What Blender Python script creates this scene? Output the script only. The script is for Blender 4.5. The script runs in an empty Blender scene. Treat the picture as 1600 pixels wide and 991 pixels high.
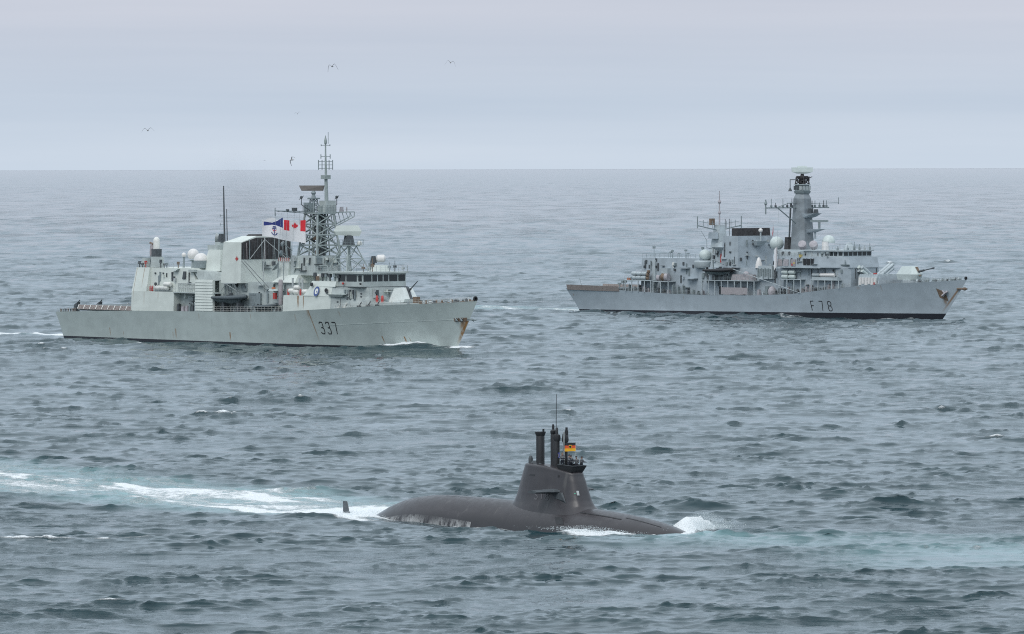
import bpy, math, random
import numpy as np
from mathutils import Vector, Matrix
random.seed(7)
R = math.radians
sc = bpy.context.scene
COL = sc.collection

# ------------------------------------------------------------------ camera
CAM_H = 36.0
F_PX = 8900.0
PITCH = math.atan((495.5 - 264.0) / F_PX)
ROLL = R(0.13)
cam_d = bpy.data.cameras.new('camera')
cam_d.sensor_width = 36.0
cam_d.lens = 36.0 * F_PX / 1600.0
cam_d.clip_start = 1.0
cam_d.clip_end = 1.0e6
cam = bpy.data.objects.new('camera', cam_d)
COL.objects.link(cam)
cam.matrix_world = (Matrix.Translation((0, 0, CAM_H)) @ Matrix.Rotation(R(90) - PITCH, 4, 'X')
                    @ Matrix.Rotation(-ROLL, 4, 'Z'))
sc.camera = cam

# ------------------------------------------------------------------ world: overcast sky
SUN_EL, SUN_AZ = R(48), R(205)          # azimuth measured from +Y clockwise
world = bpy.data.worlds.new('World')
sc.world = world
world.use_nodes = True
wn, wl = world.node_tree.nodes, world.node_tree.links
wn.clear()
wout = wn.new('ShaderNodeOutputWorld')
bg_sky = wn.new('ShaderNodeBackground'); bg_sky.inputs['Strength'].default_value = 0.05
sky = wn.new('ShaderNodeTexSky'); sky.sky_type = 'NISHITA'; sky.sun_disc = False
sky.sun_elevation = SUN_EL; sky.sun_rotation = SUN_AZ
wl.new(sky.outputs[0], bg_sky.inputs['Color'])
tc = wn.new('ShaderNodeTexCoord')
sep = wn.new('ShaderNodeSeparateXYZ'); wl.new(tc.outputs['Generated'], sep.inputs[0])
ramp = wn.new('ShaderNodeValToRGB')                      # cloud deck: paler and bluer at the horizon, brighter overhead
wl.new(sep.outputs['Z'], ramp.inputs[0])
els = ramp.color_ramp.elements
els[0].position = 0.0; els[0].color = (0.60, 0.685, 0.785, 1)
els[1].position = 1.0; els[1].color = (1.02, 1.11, 1.19, 1)
for p, c in ((0.012, (0.55, 0.63, 0.735, 1)), (0.030, (0.578, 0.612, 0.70, 1)), (0.05, (0.56, 0.635, 0.735, 1)), (0.12, (0.60, 0.73, 0.85, 1)), (0.30, (0.745, 0.88, 0.995, 1))):
    e = els.new(p); e.color = c
mp = wn.new('ShaderNodeMapping'); mp.inputs['Scale'].default_value = (5.0, 5.0, 120.0)
wl.new(tc.outputs['Generated'], mp.inputs['Vector'])
nz = wn.new('ShaderNodeTexNoise'); nz.inputs['Scale'].default_value = 1.0; nz.inputs['Detail'].default_value = 4.0
wl.new(mp.outputs[0], nz.inputs['Vector'])
nr = wn.new('ShaderNodeValToRGB')
nr.color_ramp.elements[0].position = 0.3; nr.color_ramp.elements[0].color = (0.945, 0.965, 0.99, 1)
nr.color_ramp.elements[1].position = 0.7; nr.color_ramp.elements[1].color = (1.065, 1.055, 1.055, 1)
wl.new(nz.outputs['Fac'], nr.inputs[0])
mul = wn.new('ShaderNodeMixRGB'); mul.blend_type = 'MULTIPLY'; mul.inputs[0].default_value = 1.0
wl.new(ramp.outputs[0], mul.inputs[1]); wl.new(nr.outputs[0], mul.inputs[2])
bg_cl = wn.new('ShaderNodeBackground'); bg_cl.inputs['Strength'].default_value = 1.025
wl.new(mul.outputs[0], bg_cl.inputs['Color'])
mixw = wn.new('ShaderNodeMixShader'); mixw.inputs[0].default_value = 0.94
wl.new(bg_sky.outputs[0], mixw.inputs[1]); wl.new(bg_cl.outputs[0], mixw.inputs[2])
wl.new(mixw.outputs[0], wout.inputs[0])

# ------------------------------------------------------------------ sun through cloud
sd = bpy.data.lights.new('sun', 'SUN')
sd.energy = 1.3; sd.angle = R(30); sd.color = (1.0, 0.97, 0.93)
sun = bpy.data.objects.new('sun', sd); COL.objects.link(sun)
_d = Vector((math.sin(SUN_AZ) * math.cos(SUN_EL), math.cos(SUN_AZ) * math.cos(SUN_EL), math.sin(SUN_EL)))
sun.rotation_euler = (-_d).to_track_quat('-Z', 'Y').to_euler()

sc.view_settings.view_transform = 'Standard'
sc.view_settings.look = 'None'
sc.view_settings.exposure = 0.0
sc.view_settings.gamma = 1.0
sc.view_settings.use_curve_mapping = False
sc.cycles.use_denoising = False
sc.cycles.filter_width = 1.1
sc.cycles.max_bounces = 6
sc.cycles.transparent_max_bounces = 12

# ------------------------------------------------------------------ frames of the three vessels
class Frame:
    def __init__(s, ox, oy, a):
        s.o = np.array([ox, oy]); s.a = a
        s.f = np.array([math.cos(a), -math.sin(a)]); s.p = np.array([math.sin(a), math.cos(a)])
    def local(s, X, Y):
        dx, dy = X - s.o[0], Y - s.o[1]
        return dx * s.f[0] + dy * s.f[1], dx * s.p[0] + dy * s.p[1]
FA = Frame(-51.06, 1176.59, R(49.79))     # frigate 337
FB = Frame(61.70, 1399.80, R(47.58))      # frigate F78
FS = Frame(6.07, 571.48, R(46.5))         # submarine

# ------------------------------------------------------------------ materials
def new_mat(name):
    m = bpy.data.materials.new(name); m.use_nodes = True
    return m, m.node_tree.nodes, m.node_tree.links, m.node_tree.nodes['Principled BSDF']

def noise(n, l, vec, scale, detail=3.0, rough=0.55):
    t = n.new('ShaderNodeTexNoise'); t.inputs['Scale'].default_value = scale
    t.inputs['Detail'].default_value = detail; t.inputs['Roughness'].default_value = rough
    l.new(vec, t.inputs['Vector']); return t.outputs['Fac']

def mapping(n, l, scale, loc=(0, 0, 0)):
    c = n.new('ShaderNodeTexCoord'); m = n.new('ShaderNodeMapping')
    m.inputs['Scale'].default_value = scale; m.inputs['Location'].default_value = loc
    l.new(c.outputs['Object'], m.inputs['Vector']); return m.outputs[0]

def math_(n, l, op, a, b=None, c=None, clamp=False):
    t = n.new('ShaderNodeMath'); t.operation = op; t.use_clamp = clamp
    for i, v in enumerate((a, b, c)):
        if v is None: continue
        if isinstance(v, (int, float)): t.inputs[i].default_value = v
        else: l.new(v, t.inputs[i])
    return t.outputs[0]

def maprange(n, l, v, a, b, c=0.0, d=1.0, smooth=True):
    t = n.new('ShaderNodeMapRange'); t.interpolation_type = 'SMOOTHSTEP' if smooth else 'LINEAR'
    l.new(v, t.inputs[0])
    for i, q in enumerate((a, b, c, d)): t.inputs[i + 1].default_value = q
    return t.outputs[0]

def mixc(n, l, fac, a, b, mode='MIX'):
    t = n.new('ShaderNodeMixRGB'); t.blend_type = mode
    for i, v in enumerate((fac, a, b)):
        if isinstance(v, (int, float)): t.inputs[i].default_value = v
        elif isinstance(v, tuple): t.inputs[i].default_value = v if len(v) == 4 else (*v, 1)
        else: l.new(v, t.inputs[i])
    return t.outputs[0]

MATS = {}
def paint(name, col, rough=0.5, var=0.12, streak=0.15, rust=(), boot=None, rustc=(0.23, 0.115, 0.035), metallic=0.0, grime=None):
    """weathered marine paint; rust = list of (x, z_top, z_bottom, width, slant, strength) in the vessel's own metres"""
    m, n, l, b = new_mat(name)
    v1 = mapping(n, l, (0.35, 0.35, 0.5)); big = noise(n, l, v1, 1.0, 5)
    v2 = mapping(n, l, (1.3, 1.3, 0.09)); st = noise(n, l, v2, 1.0, 4)
    dark = tuple(c * (1 - var * 1.6) for c in col); lite = tuple(min(1, c * (1 + var)) for c in col)
    c1 = mixc(n, l, maprange(n, l, big, 0.3, 0.7), dark, lite)
    g = grime or tuple(c * 0.62 for c in col)
    c2 = mixc(n, l, math_(n, l, 'MULTIPLY', maprange(n, l, st, 0.56, 0.76), streak * 2.5, clamp=True), c1, g)
    # welded plating: faint tone steps from plate to plate
    vb = mapping(n, l, (1 / 7.0, 0.0, 1 / 2.4))
    wv = n.new('ShaderNodeTexWhiteNoise'); wv.noise_dimensions = '3D'
    fl = n.new('ShaderNodeVectorMath'); fl.operation = 'FLOOR'; l.new(vb, fl.inputs[0]); l.new(fl.outputs[0], wv.inputs['Vector'])
    c2 = mixc(n, l, 1.0, c2, mixc(n, l, wv.outputs['Value'], (1 - var * .35,) * 3, (1 + var * .3,) * 3), 'MULTIPLY')
    if rust or boot is not None:
        co = n.new('ShaderNodeTexCoord'); sx = n.new('ShaderNodeSeparateXYZ'); l.new(co.outputs['Object'], sx.inputs[0])
        vr = mapping(n, l, (3.5, 3.5, 0.5)); rn = noise(n, l, vr, 1.0, 5)
        tot = None
        for (x, zt, zb, w, sl, s) in rust:
            xx = math_(n, l, 'SUBTRACT', sx.outputs[0], math_(n, l, 'MULTIPLY_ADD', math_(n, l, 'SUBTRACT', zt, sx.outputs[2]), sl, x))
            px = maprange(n, l, math_(n, l, 'ABSOLUTE', xx), w, w * 0.15)
            pz = math_(n, l, 'MULTIPLY', maprange(n, l, sx.outputs[2], zt + 0.05, zt - 0.1), maprange(n, l, sx.outputs[2], zb, zb + (zt - zb) * 0.6))
            mm = math_(n, l, 'MULTIPLY', math_(n, l, 'MULTIPLY', px, pz), s)
            tot = mm if tot is None else math_(n, l, 'MAXIMUM', tot, mm)
        if tot is not None:
            tot = math_(n, l, 'MULTIPLY', tot, maprange(n, l, rn, 0.18, 0.46), clamp=True)
            c2 = mixc(n, l, tot, c2, rustc)
        if boot is not None:
            zb0, zb1 = boot      # boot-top height aft, height forward (over 130 m)
            lim = math_(n, l, 'MULTIPLY_ADD', math_(n, l, 'ADD', sx.outputs[0], 65.0), (zb1 - zb0) / 130.0, zb0)
            k = maprange(n, l, math_(n, l, 'SUBTRACT', sx.outputs[2], lim), 0.04, -0.04)
            c2 = mixc(n, l, k, c2, (0.018, 0.02, 0.028))
    l.new(c2, b.inputs['Base Color']); b.inputs['Roughness'].default_value = rough
    b.inputs['Metallic'].default_value = metallic
    bp = n.new('ShaderNodeBump'); bp.inputs['Strength'].default_value = 0.12; bp.inputs['Distance'].default_value = 0.1
    l.new(big, bp.inputs['Height']); l.new(bp.outputs[0], b.inputs['Normal'])
    MATS[name] = m
    return m

def plain(name, col, rough=0.6, var=0.15, scale=2.0, metallic=0.0):
    m, n, l, b = new_mat(name)
    f = noise(n, l, mapping(n, l, (scale,) * 3), 1.0, 4)
    c = mixc(n, l, maprange(n, l, f, 0.3, 0.7), tuple(x * (1 - var) for x in col), tuple(min(1, x * (1 + var)) for x in col))
    l.new(c, b.inputs['Base Color']); b.inputs['Roughness'].default_value = rough; b.inputs['Metallic'].default_value = metallic
    MATS[name] = m
    return m

RUST_A = [(-44.5, 2.6, 0.6, .20, 0, .9), (-39.5, 1.9, 0.7, .15, 0, .5), (-20.6, 2.9, .4, .35, .05, .6), (-21.6, 2.2, .6, .2, 0, .5), (-1.8, 2.5, .5, .28, 0, .95),
          (24.4, 7.6, .2, .24, .22, .8), (24.2, 7.6, 5.5, .5, 0, .4), (43.5, 2.6, .9, .22, .28, .9), (49.3, 2.6, .6, .28, .3, 1.0), (50.6, 2.4, .8, .14, .3, .6),
          (65.5, 6.0, .6, .75, -.6, 1.0), (64.6, 6.0, 3.6, .9, -.3, .8), (20.0, 6.6, 4.4, .3, .1, .3), (5.5, 6.4, 5.0, .25, 0, .35), (-12.0, 6.2, 4.6, .25, 0, .3), (33.5, 7.4, 6.0, .25, .1, .35)]
paint('hull_a', (0.425, 0.48, 0.465), .45, .045, .07, RUST_A, boot=(0.48, 0.48))
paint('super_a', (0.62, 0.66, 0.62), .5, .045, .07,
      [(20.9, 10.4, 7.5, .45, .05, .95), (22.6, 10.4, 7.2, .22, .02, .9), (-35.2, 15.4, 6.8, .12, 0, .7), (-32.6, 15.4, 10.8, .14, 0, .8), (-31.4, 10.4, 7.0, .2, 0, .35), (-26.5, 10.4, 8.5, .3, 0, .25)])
paint('super_a_dark', (0.43, 0.475, 0.465), .5, .1, .15)  # darker super_a; on the deckhouse front and forward cheek it paints in shade
paint('deck_a', (0.14, 0.165, 0.17), .8, .2, .0)
paint('hull_b', (0.40, 0.455, 0.495), .45, .045, .08,
      [(61.9, 5.4, 2.8, .7, 0, .7), (65.7, 7.0, 1.0, .5, -.95, .8), (16.0, 5.0, 3.6, .2, 0, .3), (-20.0, 4.6, 3.2, .2, 0, .3), (45.0, 8.0, 6.0, .25, .1, .3), (-62.3, 4.4, 3.6, .3, 0, .5), (38.5, 7.6, 6.6, .8, 0, .25)], boot=(0.45, 1.35))
paint('super_b', (0.37, 0.42, 0.455), .5, .09, .15)
paint('super_b_light', (0.42, 0.47, 0.49), .5, .09, .12)
paint('mast_b', (0.235, 0.265, 0.285), .6, .15, .45)
paint('deck_b', (0.12, 0.14, 0.15), .8, .2, .0)
plain('white_paint', (0.72, 0.72, 0.68), .4, .06)
plain('gun_paint', (0.66, 0.70, 0.68), .45, .05)
plain('dome_green', (0.53, 0.59, 0.575), .4, .05)
plain('dome_white', (0.70, 0.68, 0.66), .4, .05)
plain('mid_grey', (0.22, 0.26, 0.27), .55, .12)
plain('lattice_grey', (0.30, 0.345, 0.34), .5, .12)
plain('dark_grey', (0.07, 0.08, 0.088), .6, .2)
plain('black', (0.022, 0.023, 0.026), .55, .2)
plain('rubber', (0.085, 0.105, 0.115), .6, .12)
plain('soot', (0.05, 0.048, 0.05), .8, .3)
plain('brown_radar', (0.17, 0.155, 0.145), .6, .1)
plain('red', (0.45, 0.06, 0.055), .5, .1)
plain('flag_red', (0.72, 0.03, 0.045), .7, .05)
plain('flag_white', (0.80, 0.79, 0.80), .8, .03)
plain('flag_blue', (0.035, 0.05, 0.21), .8, .05)
plain('emblem_blue', (0.05, 0.09, 0.26), .5, .05)
plain('flag_gold', (0.80, 0.42, 0.02), .8, .05)
plain('flag_dred', (0.66, 0.10, 0.03), .8, .08)
plain('orange', (0.50, 0.17, 0.08), .6, .1)
plain('yellow', (0.50, 0.40, 0.14), .6, .1)
plain('pink_cover', (0.34, 0.315, 0.325), .8, .12)
plain('canvas', (0.38, 0.36, 0.38), .85, .15)
plain('net_brown', (0.27, 0.235, 0.22), .9, .3, 6.0)
plain('rusty', (0.175, 0.125, 0.09), .8, .35, 4.0)
plain('pale_metal', (0.42, 0.45, 0.45), .4, .15)
plain('skin', (0.45, 0.27, 0.20), .6, .05)
plain('green_lamp', (0.10, 0.45, 0.30), .3, .05)
# window glass
m, n, l, b = new_mat('window_glass'); b.inputs['Base Color'].default_value = (0.02, 0.027, 0.03, 1); b.inputs['Roughness'].default_value = 0.06; MATS['window_glass'] = m
# submarine paint: wet dark anthracite, paler where it has dried
m, n, l, b = new_mat('sub_paint')
f1 = noise(n, l, mapping(n, l, (.5, .5, .5)), 1.0, 5); f2 = noise(n, l, mapping(n, l, (2.2, 2.2, .25)), 1.0, 5)
f3 = noise(n, l, mapping(n, l, (9, 9, 9)), 1.0, 3)
c = mixc(n, l, maprange(n, l, f1, .3, .7), (0.034, 0.031, 0.035), (0.047, 0.043, 0.047))
c = mixc(n, l, maprange(n, l, f2, .55, .8, 0, .5), c, (0.07, 0.066, 0.068))
c = mixc(n, l, maprange(n, l, f3, .6, .8, 0, .25), c, (0.04, 0.037, 0.04))
fl_ = n.new('ShaderNodeVectorMath'); fl_.operation = 'FLOOR'; l.new(mapping(n, l, (1 / 2.2, 0, 1 / 1.1)), fl_.inputs[0])
wv_ = n.new('ShaderNodeTexWhiteNoise'); wv_.noise_dimensions = '3D'; l.new(fl_.outputs[0], wv_.inputs['Vector'])
c = mixc(n, l, 1.0, c, mixc(n, l, wv_.outputs['Value'], (.90, .90, .90), (1.10, 1.10, 1.10)), 'MULTIPLY')
c = mixc(n, l, maprange(n, l, noise(n, l, mapping(n, l, (.9, .9, .10), (3, 1, 0)), 1.0, 5), .60, .78, 0, .55), c, (0.13, 0.125, 0.12))
co_ = n.new('ShaderNodeTexCoord'); sz_ = n.new('ShaderNodeSeparateXYZ'); l.new(co_.outputs['Object'], sz_.inputs[0])
wet = maprange(n, l, math_(n, l, 'ADD', sz_.outputs[2], math_(n, l, 'MULTIPLY', f1, -1.2)), .5, -.3)
c = mixc(n, l, math_(n, l, 'MULTIPLY', wet, .55), c, (0.022, 0.020, 0.022))
l.new(c, b.inputs['Base Color'])
l.new(math_(n, l, 'SUBTRACT', maprange(n, l, f2, .3, .7, .27, .42), math_(n, l, 'MULTIPLY', wet, .22)), b.inputs['Roughness'])
bp = n.new('ShaderNodeBump'); bp.inputs['Strength'].default_value = .15; bp.inputs['Distance'].default_value = .05
l.new(f1, bp.inputs['Height']); l.new(bp.outputs[0], b.inputs['Normal']); MATS['sub_paint'] = m
# crew jackets with reflective bands
m, n, l, b = new_mat('jacket')
co = n.new('ShaderNodeTexCoord'); sx = n.new('ShaderNodeSeparateXYZ'); l.new(co.outputs['Object'], sx.inputs[0])
z = sx.outputs[2]
band = None
for z0 in (1.12, 1.30, 1.43):
    q = maprange(n, l, math_(n, l, 'ABSOLUTE', math_(n, l, 'SUBTRACT', z, z0)), .032, .024)
    band = q if band is None else math_(n, l, 'MAXIMUM', band, q)
c = mixc(n, l, band, (0.014, 0.017, 0.027), (0.24, 0.25, 0.25))
c = mixc(n, l, maprange(n, l, z, 1.495, 1.505), c, (0.42, 0.25, 0.19))
l.new(c, b.inputs['Base Color']); b.inputs['Roughness'].default_value = .7; MATS['jacket'] = m
# gull plumage: white body, grey back and dark wing tips by span
m, n, l, b = new_mat('plumage')
co = n.new('ShaderNodeTexCoord'); sx = n.new('ShaderNodeSeparateXYZ'); l.new(co.outputs['Object'], sx.inputs[0])
sp = math_(n, l, 'ABSOLUTE', sx.outputs[1])
c = mixc(n, l, maprange(n, l, sp, .06, .14), (0.30, 0.29, 0.28), (0.11, 0.11, 0.115))
c = mixc(n, l, maprange(n, l, sp, .42, .5), c, (0.025, 0.025, 0.025))
l.new(c, b.inputs['Base Color']); b.inputs['Roughness'].default_value = .8; MATS['plumage'] = m
# foam / running white water
m, n, l, b = new_mat('foam_solid')
f = noise(n, l, mapping(n, l, (3, 3, 3)), 1.0, 6, .7)
l.new(mixc(n, l, maprange(n, l, f, .3, .65), (0.52, 0.62, 0.64), (0.86, 0.89, 0.90)), b.inputs['Base Color']); b.inputs['Roughness'].default_value = .9
bp = n.new('ShaderNodeBump'); bp.inputs['Strength'].default_value = .8; bp.inputs['Distance'].default_value = .15
l.new(f, bp.inputs['Height']); l.new(bp.outputs[0], b.inputs['Normal']); MATS['foam_solid'] = m
m, n, l, b = new_mat('running_water')
v = mapping(n, l, (2.6, 2.6, .16)); f = noise(n, l, v, 1.0, 5, .65); g = noise(n, l, mapping(n, l, (.42, .42, 0)), 1.0, 2)
a = maprange(n, l, math_(n, l, 'ADD', math_(n, l, 'MULTIPLY', f, .7), math_(n, l, 'MULTIPLY', g, .55)), .52, .78)
b.inputs['Base Color'].default_value = (0.62, 0.63, 0.63, 1); b.inputs['Roughness'].default_value = .6
tg = n.new('ShaderNodeTexCoord'); sg_ = n.new('ShaderNodeSeparateXYZ'); l.new(tg.outputs['Generated'], sg_.inputs[0])
a = math_(n, l, 'MULTIPLY', a, maprange(n, l, math_(n, l, 'ADD', sg_.outputs[2], math_(n, l, 'MULTIPLY', math_(n, l, 'SUBTRACT', f, .5), 1.2)), 1.12, .62))
l.new(math_(n, l, 'MULTIPLY', a, .75), b.inputs['Alpha']); MATS['running_water'] = m
# netting seen from afar
m, n, l, b = new_mat('netting')
f = noise(n, l, mapping(n, l, (5, 5, 9)), 1.0, 3)
b.inputs['Base Color'].default_value = (0.26, 0.22, 0.205, 1); b.inputs['Roughness'].default_value = .95
l.new(maprange(n, l, f, .38, .55, .25, 1.0), b.inputs['Alpha']); MATS['netting'] = m

# ------------------------------------------------------------------ mesh helpers
class MB:
    def __init__(s): s.v = []; s.f = []
    def add(s, vs, fs):
        o = len(s.v); s.v += [tuple(map(float, p)) for p in vs]; s.f += [tuple(i + o for i in f) for f in fs]; return s
    def frus(s, bot, top):
        k = len(bot)
        fs = [tuple(range(k - 1, -1, -1)), tuple(range(k, 2 * k))]
        fs += [(i, (i + 1) % k, k + (i + 1) % k, k + i) for i in range(k)]
        return s.add(list(bot) + list(top), fs)
    def box(s, x0, x1, y0, y1, z0, z1, tx0=0, tx1=0, ty0=0, ty1=0):
        """box whose top face may be moved in by tx/ty"""
        return s.frus([(x0, y0, z0), (x1, y0, z0), (x1, y1, z0), (x0, y1, z0)],
                      [(x0 + tx0, y0 + ty0, z1), (x1 - tx1, y0 + ty0, z1), (x1 - tx1, y1 - ty1, z1), (x0 + tx0, y1 - ty1, z1)])
    def plan(s, pts, z0, z1, pts1=None):
        return s.frus([(x, y, z0) for x, y in pts], [(x, y, z1) for x, y in (pts1 or pts)])
    def bar(s, p, q, r, n=6, r2=None, cap=True):
        p, q = Vector(p), Vector(q); d = q - p
        if d.length < 1e-6: return s
        d.normalize(); a = d.orthogonal().normalized(); b = d.cross(a)
        r2 = r if r2 is None else r2
        vs = [p + (a * math.cos(t) + b * math.sin(t)) * r for t in [2 * math.pi * i / n for i in range(n)]]
        vs += [q + (a * math.cos(t) + b * math.sin(t)) * r2 for t in [2 * math.pi * i / n for i in range(n)]]
        fs = [(i, (i + 1) % n, n + (i + 1) % n, n + i) for i in range(n)]
        if cap: fs += [tuple(range(n - 1, -1, -1)), tuple(range(n, 2 * n))]
        return s.add(vs, fs)
    def path(s, pts, r, n=6):
        for a, b in zip(pts, pts[1:]): s.bar(a, b, r, n)
        return s
    def lathe(s, c, prof, n=16, axis=(0, 0, 1)):
        ax = Vector(axis).normalized(); q = Vector((0, 0, 1)).rotation_difference(ax); c = Vector(c)
        vs = []; k = len(prof)
        for (r, h) in prof:
            for i in range(n):
                t = 2 * math.pi * i / n
                vs.append(c + q @ Vector((r * math.cos(t), r * math.sin(t), h)))
        fs = [(j * n + i, j * n + (i + 1) % n, (j + 1) * n + (i + 1) % n, (j + 1) * n + i) for j in range(k - 1) for i in range(n)]
        fs += [tuple(range(n - 1, -1, -1)), tuple(range((k - 1) * n, k * n))]
        return s.add(vs, fs)
    def dome(s, c, r, h0=-.6, n=20, m=9):
        prof = []
        a0 = math.asin(max(-1, h0))
        for i in range(m + 1):
            a = a0 + (math.pi / 2 - a0) * i / m
            prof.append((max(r * math.cos(a), 1e-3), r * math.sin(a)))
        return s.lathe(c, prof, n)
    def grid(s, fn, nu, nv):
        vs = [fn(i / nu, j / nv) for j in range(nv + 1) for i in range(nu + 1)]
        return s.add(vs, [(j * (nu + 1) + i, j * (nu + 1) + i + 1, (j + 1) * (nu + 1) + i + 1, (j + 1) * (nu + 1) + i) for j in range(nv) for i in range(nu)])
    def build(s, name, mat, parent=None, smooth=False, loc=None):
        me = bpy.data.meshes.new(name); me.from_pydata(s.v, [], s.f); me.update()
        if smooth:
            me.polygons.foreach_set('use_smooth', [True] * len(me.polygons))
            if smooth != 'full':
                try: me.set_sharp_from_angle(angle=R(smooth if smooth is not True else 40))
                except Exception: pass
        me.materials.append(MATS[mat])
        o = bpy.data.objects.new(name, me); COL.objects.link(o)
        if parent is not None: o.parent = parent
        if loc is not None: o.location = loc
        return o

def tag(o, label=None, cat=None, group=None, kind=None):
    if label: o['label'] = label
    if cat: o['category'] = cat
    if group: o['group'] = group
    if kind: o['kind'] = kind
    return o
def thing(name, label, cat, loc=(0, 0, 0), rz=0.0, group=None):
    o = bpy.data.objects.new(name, None); COL.objects.link(o); o.empty_display_size = 1.0
    o.location = loc; o.rotation_euler = (0, 0, rz)
    return tag(o, label, cat, group)
def copy_tree(o, parent=None):
    c = o.copy(); COL.objects.link(c); c.parent = parent
    for ch in [x for x in COL.objects if x.parent == o]: copy_tree(ch, c)
    return c

def railing(mb, pts, h=1.05, step=2.0, r=.035, rails=3):
    for a, b in zip(pts, pts[1:]):
        a, b = Vector(a), Vector(b); L = (b - a).length; k = max(1, int(round(L / step)))
        for i in range(k + 1):
            p = a.lerp(b, i / k); mb.bar(p, p + Vector((0, 0, h)), r, 5)
        for j in range(rails):
            z = Vector((0, 0, h * (j + 1) / rails)); mb.bar(a + z, b + z, r * .6, 4)
    return mb
def lattice(mb, bot, top, levels, r=.09, rb=.055, cross=True):
    """four-legged braced tower"""
    bot = [Vector(p) for p in bot]; top = [Vector(p) for p in top]; k = len(bot)
    ring = [[b.lerp(t, j / levels) for b, t in zip(bot, top)] for j in range(levels + 1)]
    for i in range(k): mb.bar(bot[i], top[i], r)
    for j in range(levels):
        for i in range(k):
            q = (i + 1) % k
            mb.bar(ring[j][i], ring[j + 1][q], rb, 5)
            if cross: mb.bar(ring[j][q], ring[j + 1][i], rb, 5)
            mb.bar(ring[j + 1][i], ring[j + 1][q], rb, 5)
    return mb

# ------------------------------------------------------------------ the sea
def spectrum_band(L, N, lmin, lmax, seed, peak, alpha, wind):
    rng = np.random.default_rng(seed)
    k1 = 2 * np.pi * np.fft.fftfreq(N, L / N)
    KX, KY = np.meshgrid(k1, k1, indexing='ij')
    K = np.hypot(KX, KY); K[0, 0] = 1e-6
    kp = 2 * np.pi / peak
    th = np.arctan2(KY, KX) - wind
    c = np.cos(th)
    D = np.where(c > 0, c ** 6, 0) * (16 / (5 * np.pi)) * .86 + .14 / (2 * np.pi)
    S = alpha / (2 * K ** 4) * np.exp(-1.25 * (kp / K) ** 2) * D
    lam = 2 * np.pi / K
    S = np.where((lam >= lmin) & (lam < lmax), S, 0)
    dk = 2 * np.pi / L
    A = np.sqrt(S * .5) * dk * (rng.standard_normal((N, N)) + 1j * rng.standard_normal((N, N)))
    A[0, 0] = 0
    Z = np.fft.ifft2(A) * N * N
    DX = np.fft.ifft2(A * 1j * KX / K) * N * N
    DY = np.fft.ifft2(A * 1j * KY / K) * N * N
    return L, N, Z.real.astype(np.float32), DX.real.astype(np.float32), DY.real.astype(np.float32)

def sample(field, L, N, X, Y):
    u = (X / L * N) % N; v = (Y / L * N) % N
    i0 = np.floor(u).astype(int); j0 = np.floor(v).astype(int); fu = u - i0; fv = v - j0
    i0 %= N; j0 %= N; i1 = (i0 + 1) % N; j1 = (j0 + 1) % N
    return (field[i0, j0] * (1 - fu) + field[i1, j0] * fu) * (1 - fv) + (field[i0, j1] * (1 - fu) + field[i1, j1] * fu) * fv

def sstep(x, a, b):
    t = np.clip((x - a) / (b - a), 0, 1); return t * t * (3 - 2 * t)

SUB_X = [-33, -29, -27, -24, -21, -18, -12, -8, 2, 6, 9.7, 13.3, 15.3, 18, 20]
SUB_T = [-1.3, .05, 1.0, 1.95, 2.40, 2.55, 2.46, 2.32, 2.02, 1.78, 1.42, .86, .36, -.7, -2.0]
SUB_R = [.5, 1.5, 2.2, 2.85, 3.2, 3.35, 3.4, 3.4, 3.4, 3.4, 3.3, 3.0, 2.7, 2.0, .8]
SUB_RZ = 3.4

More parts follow.
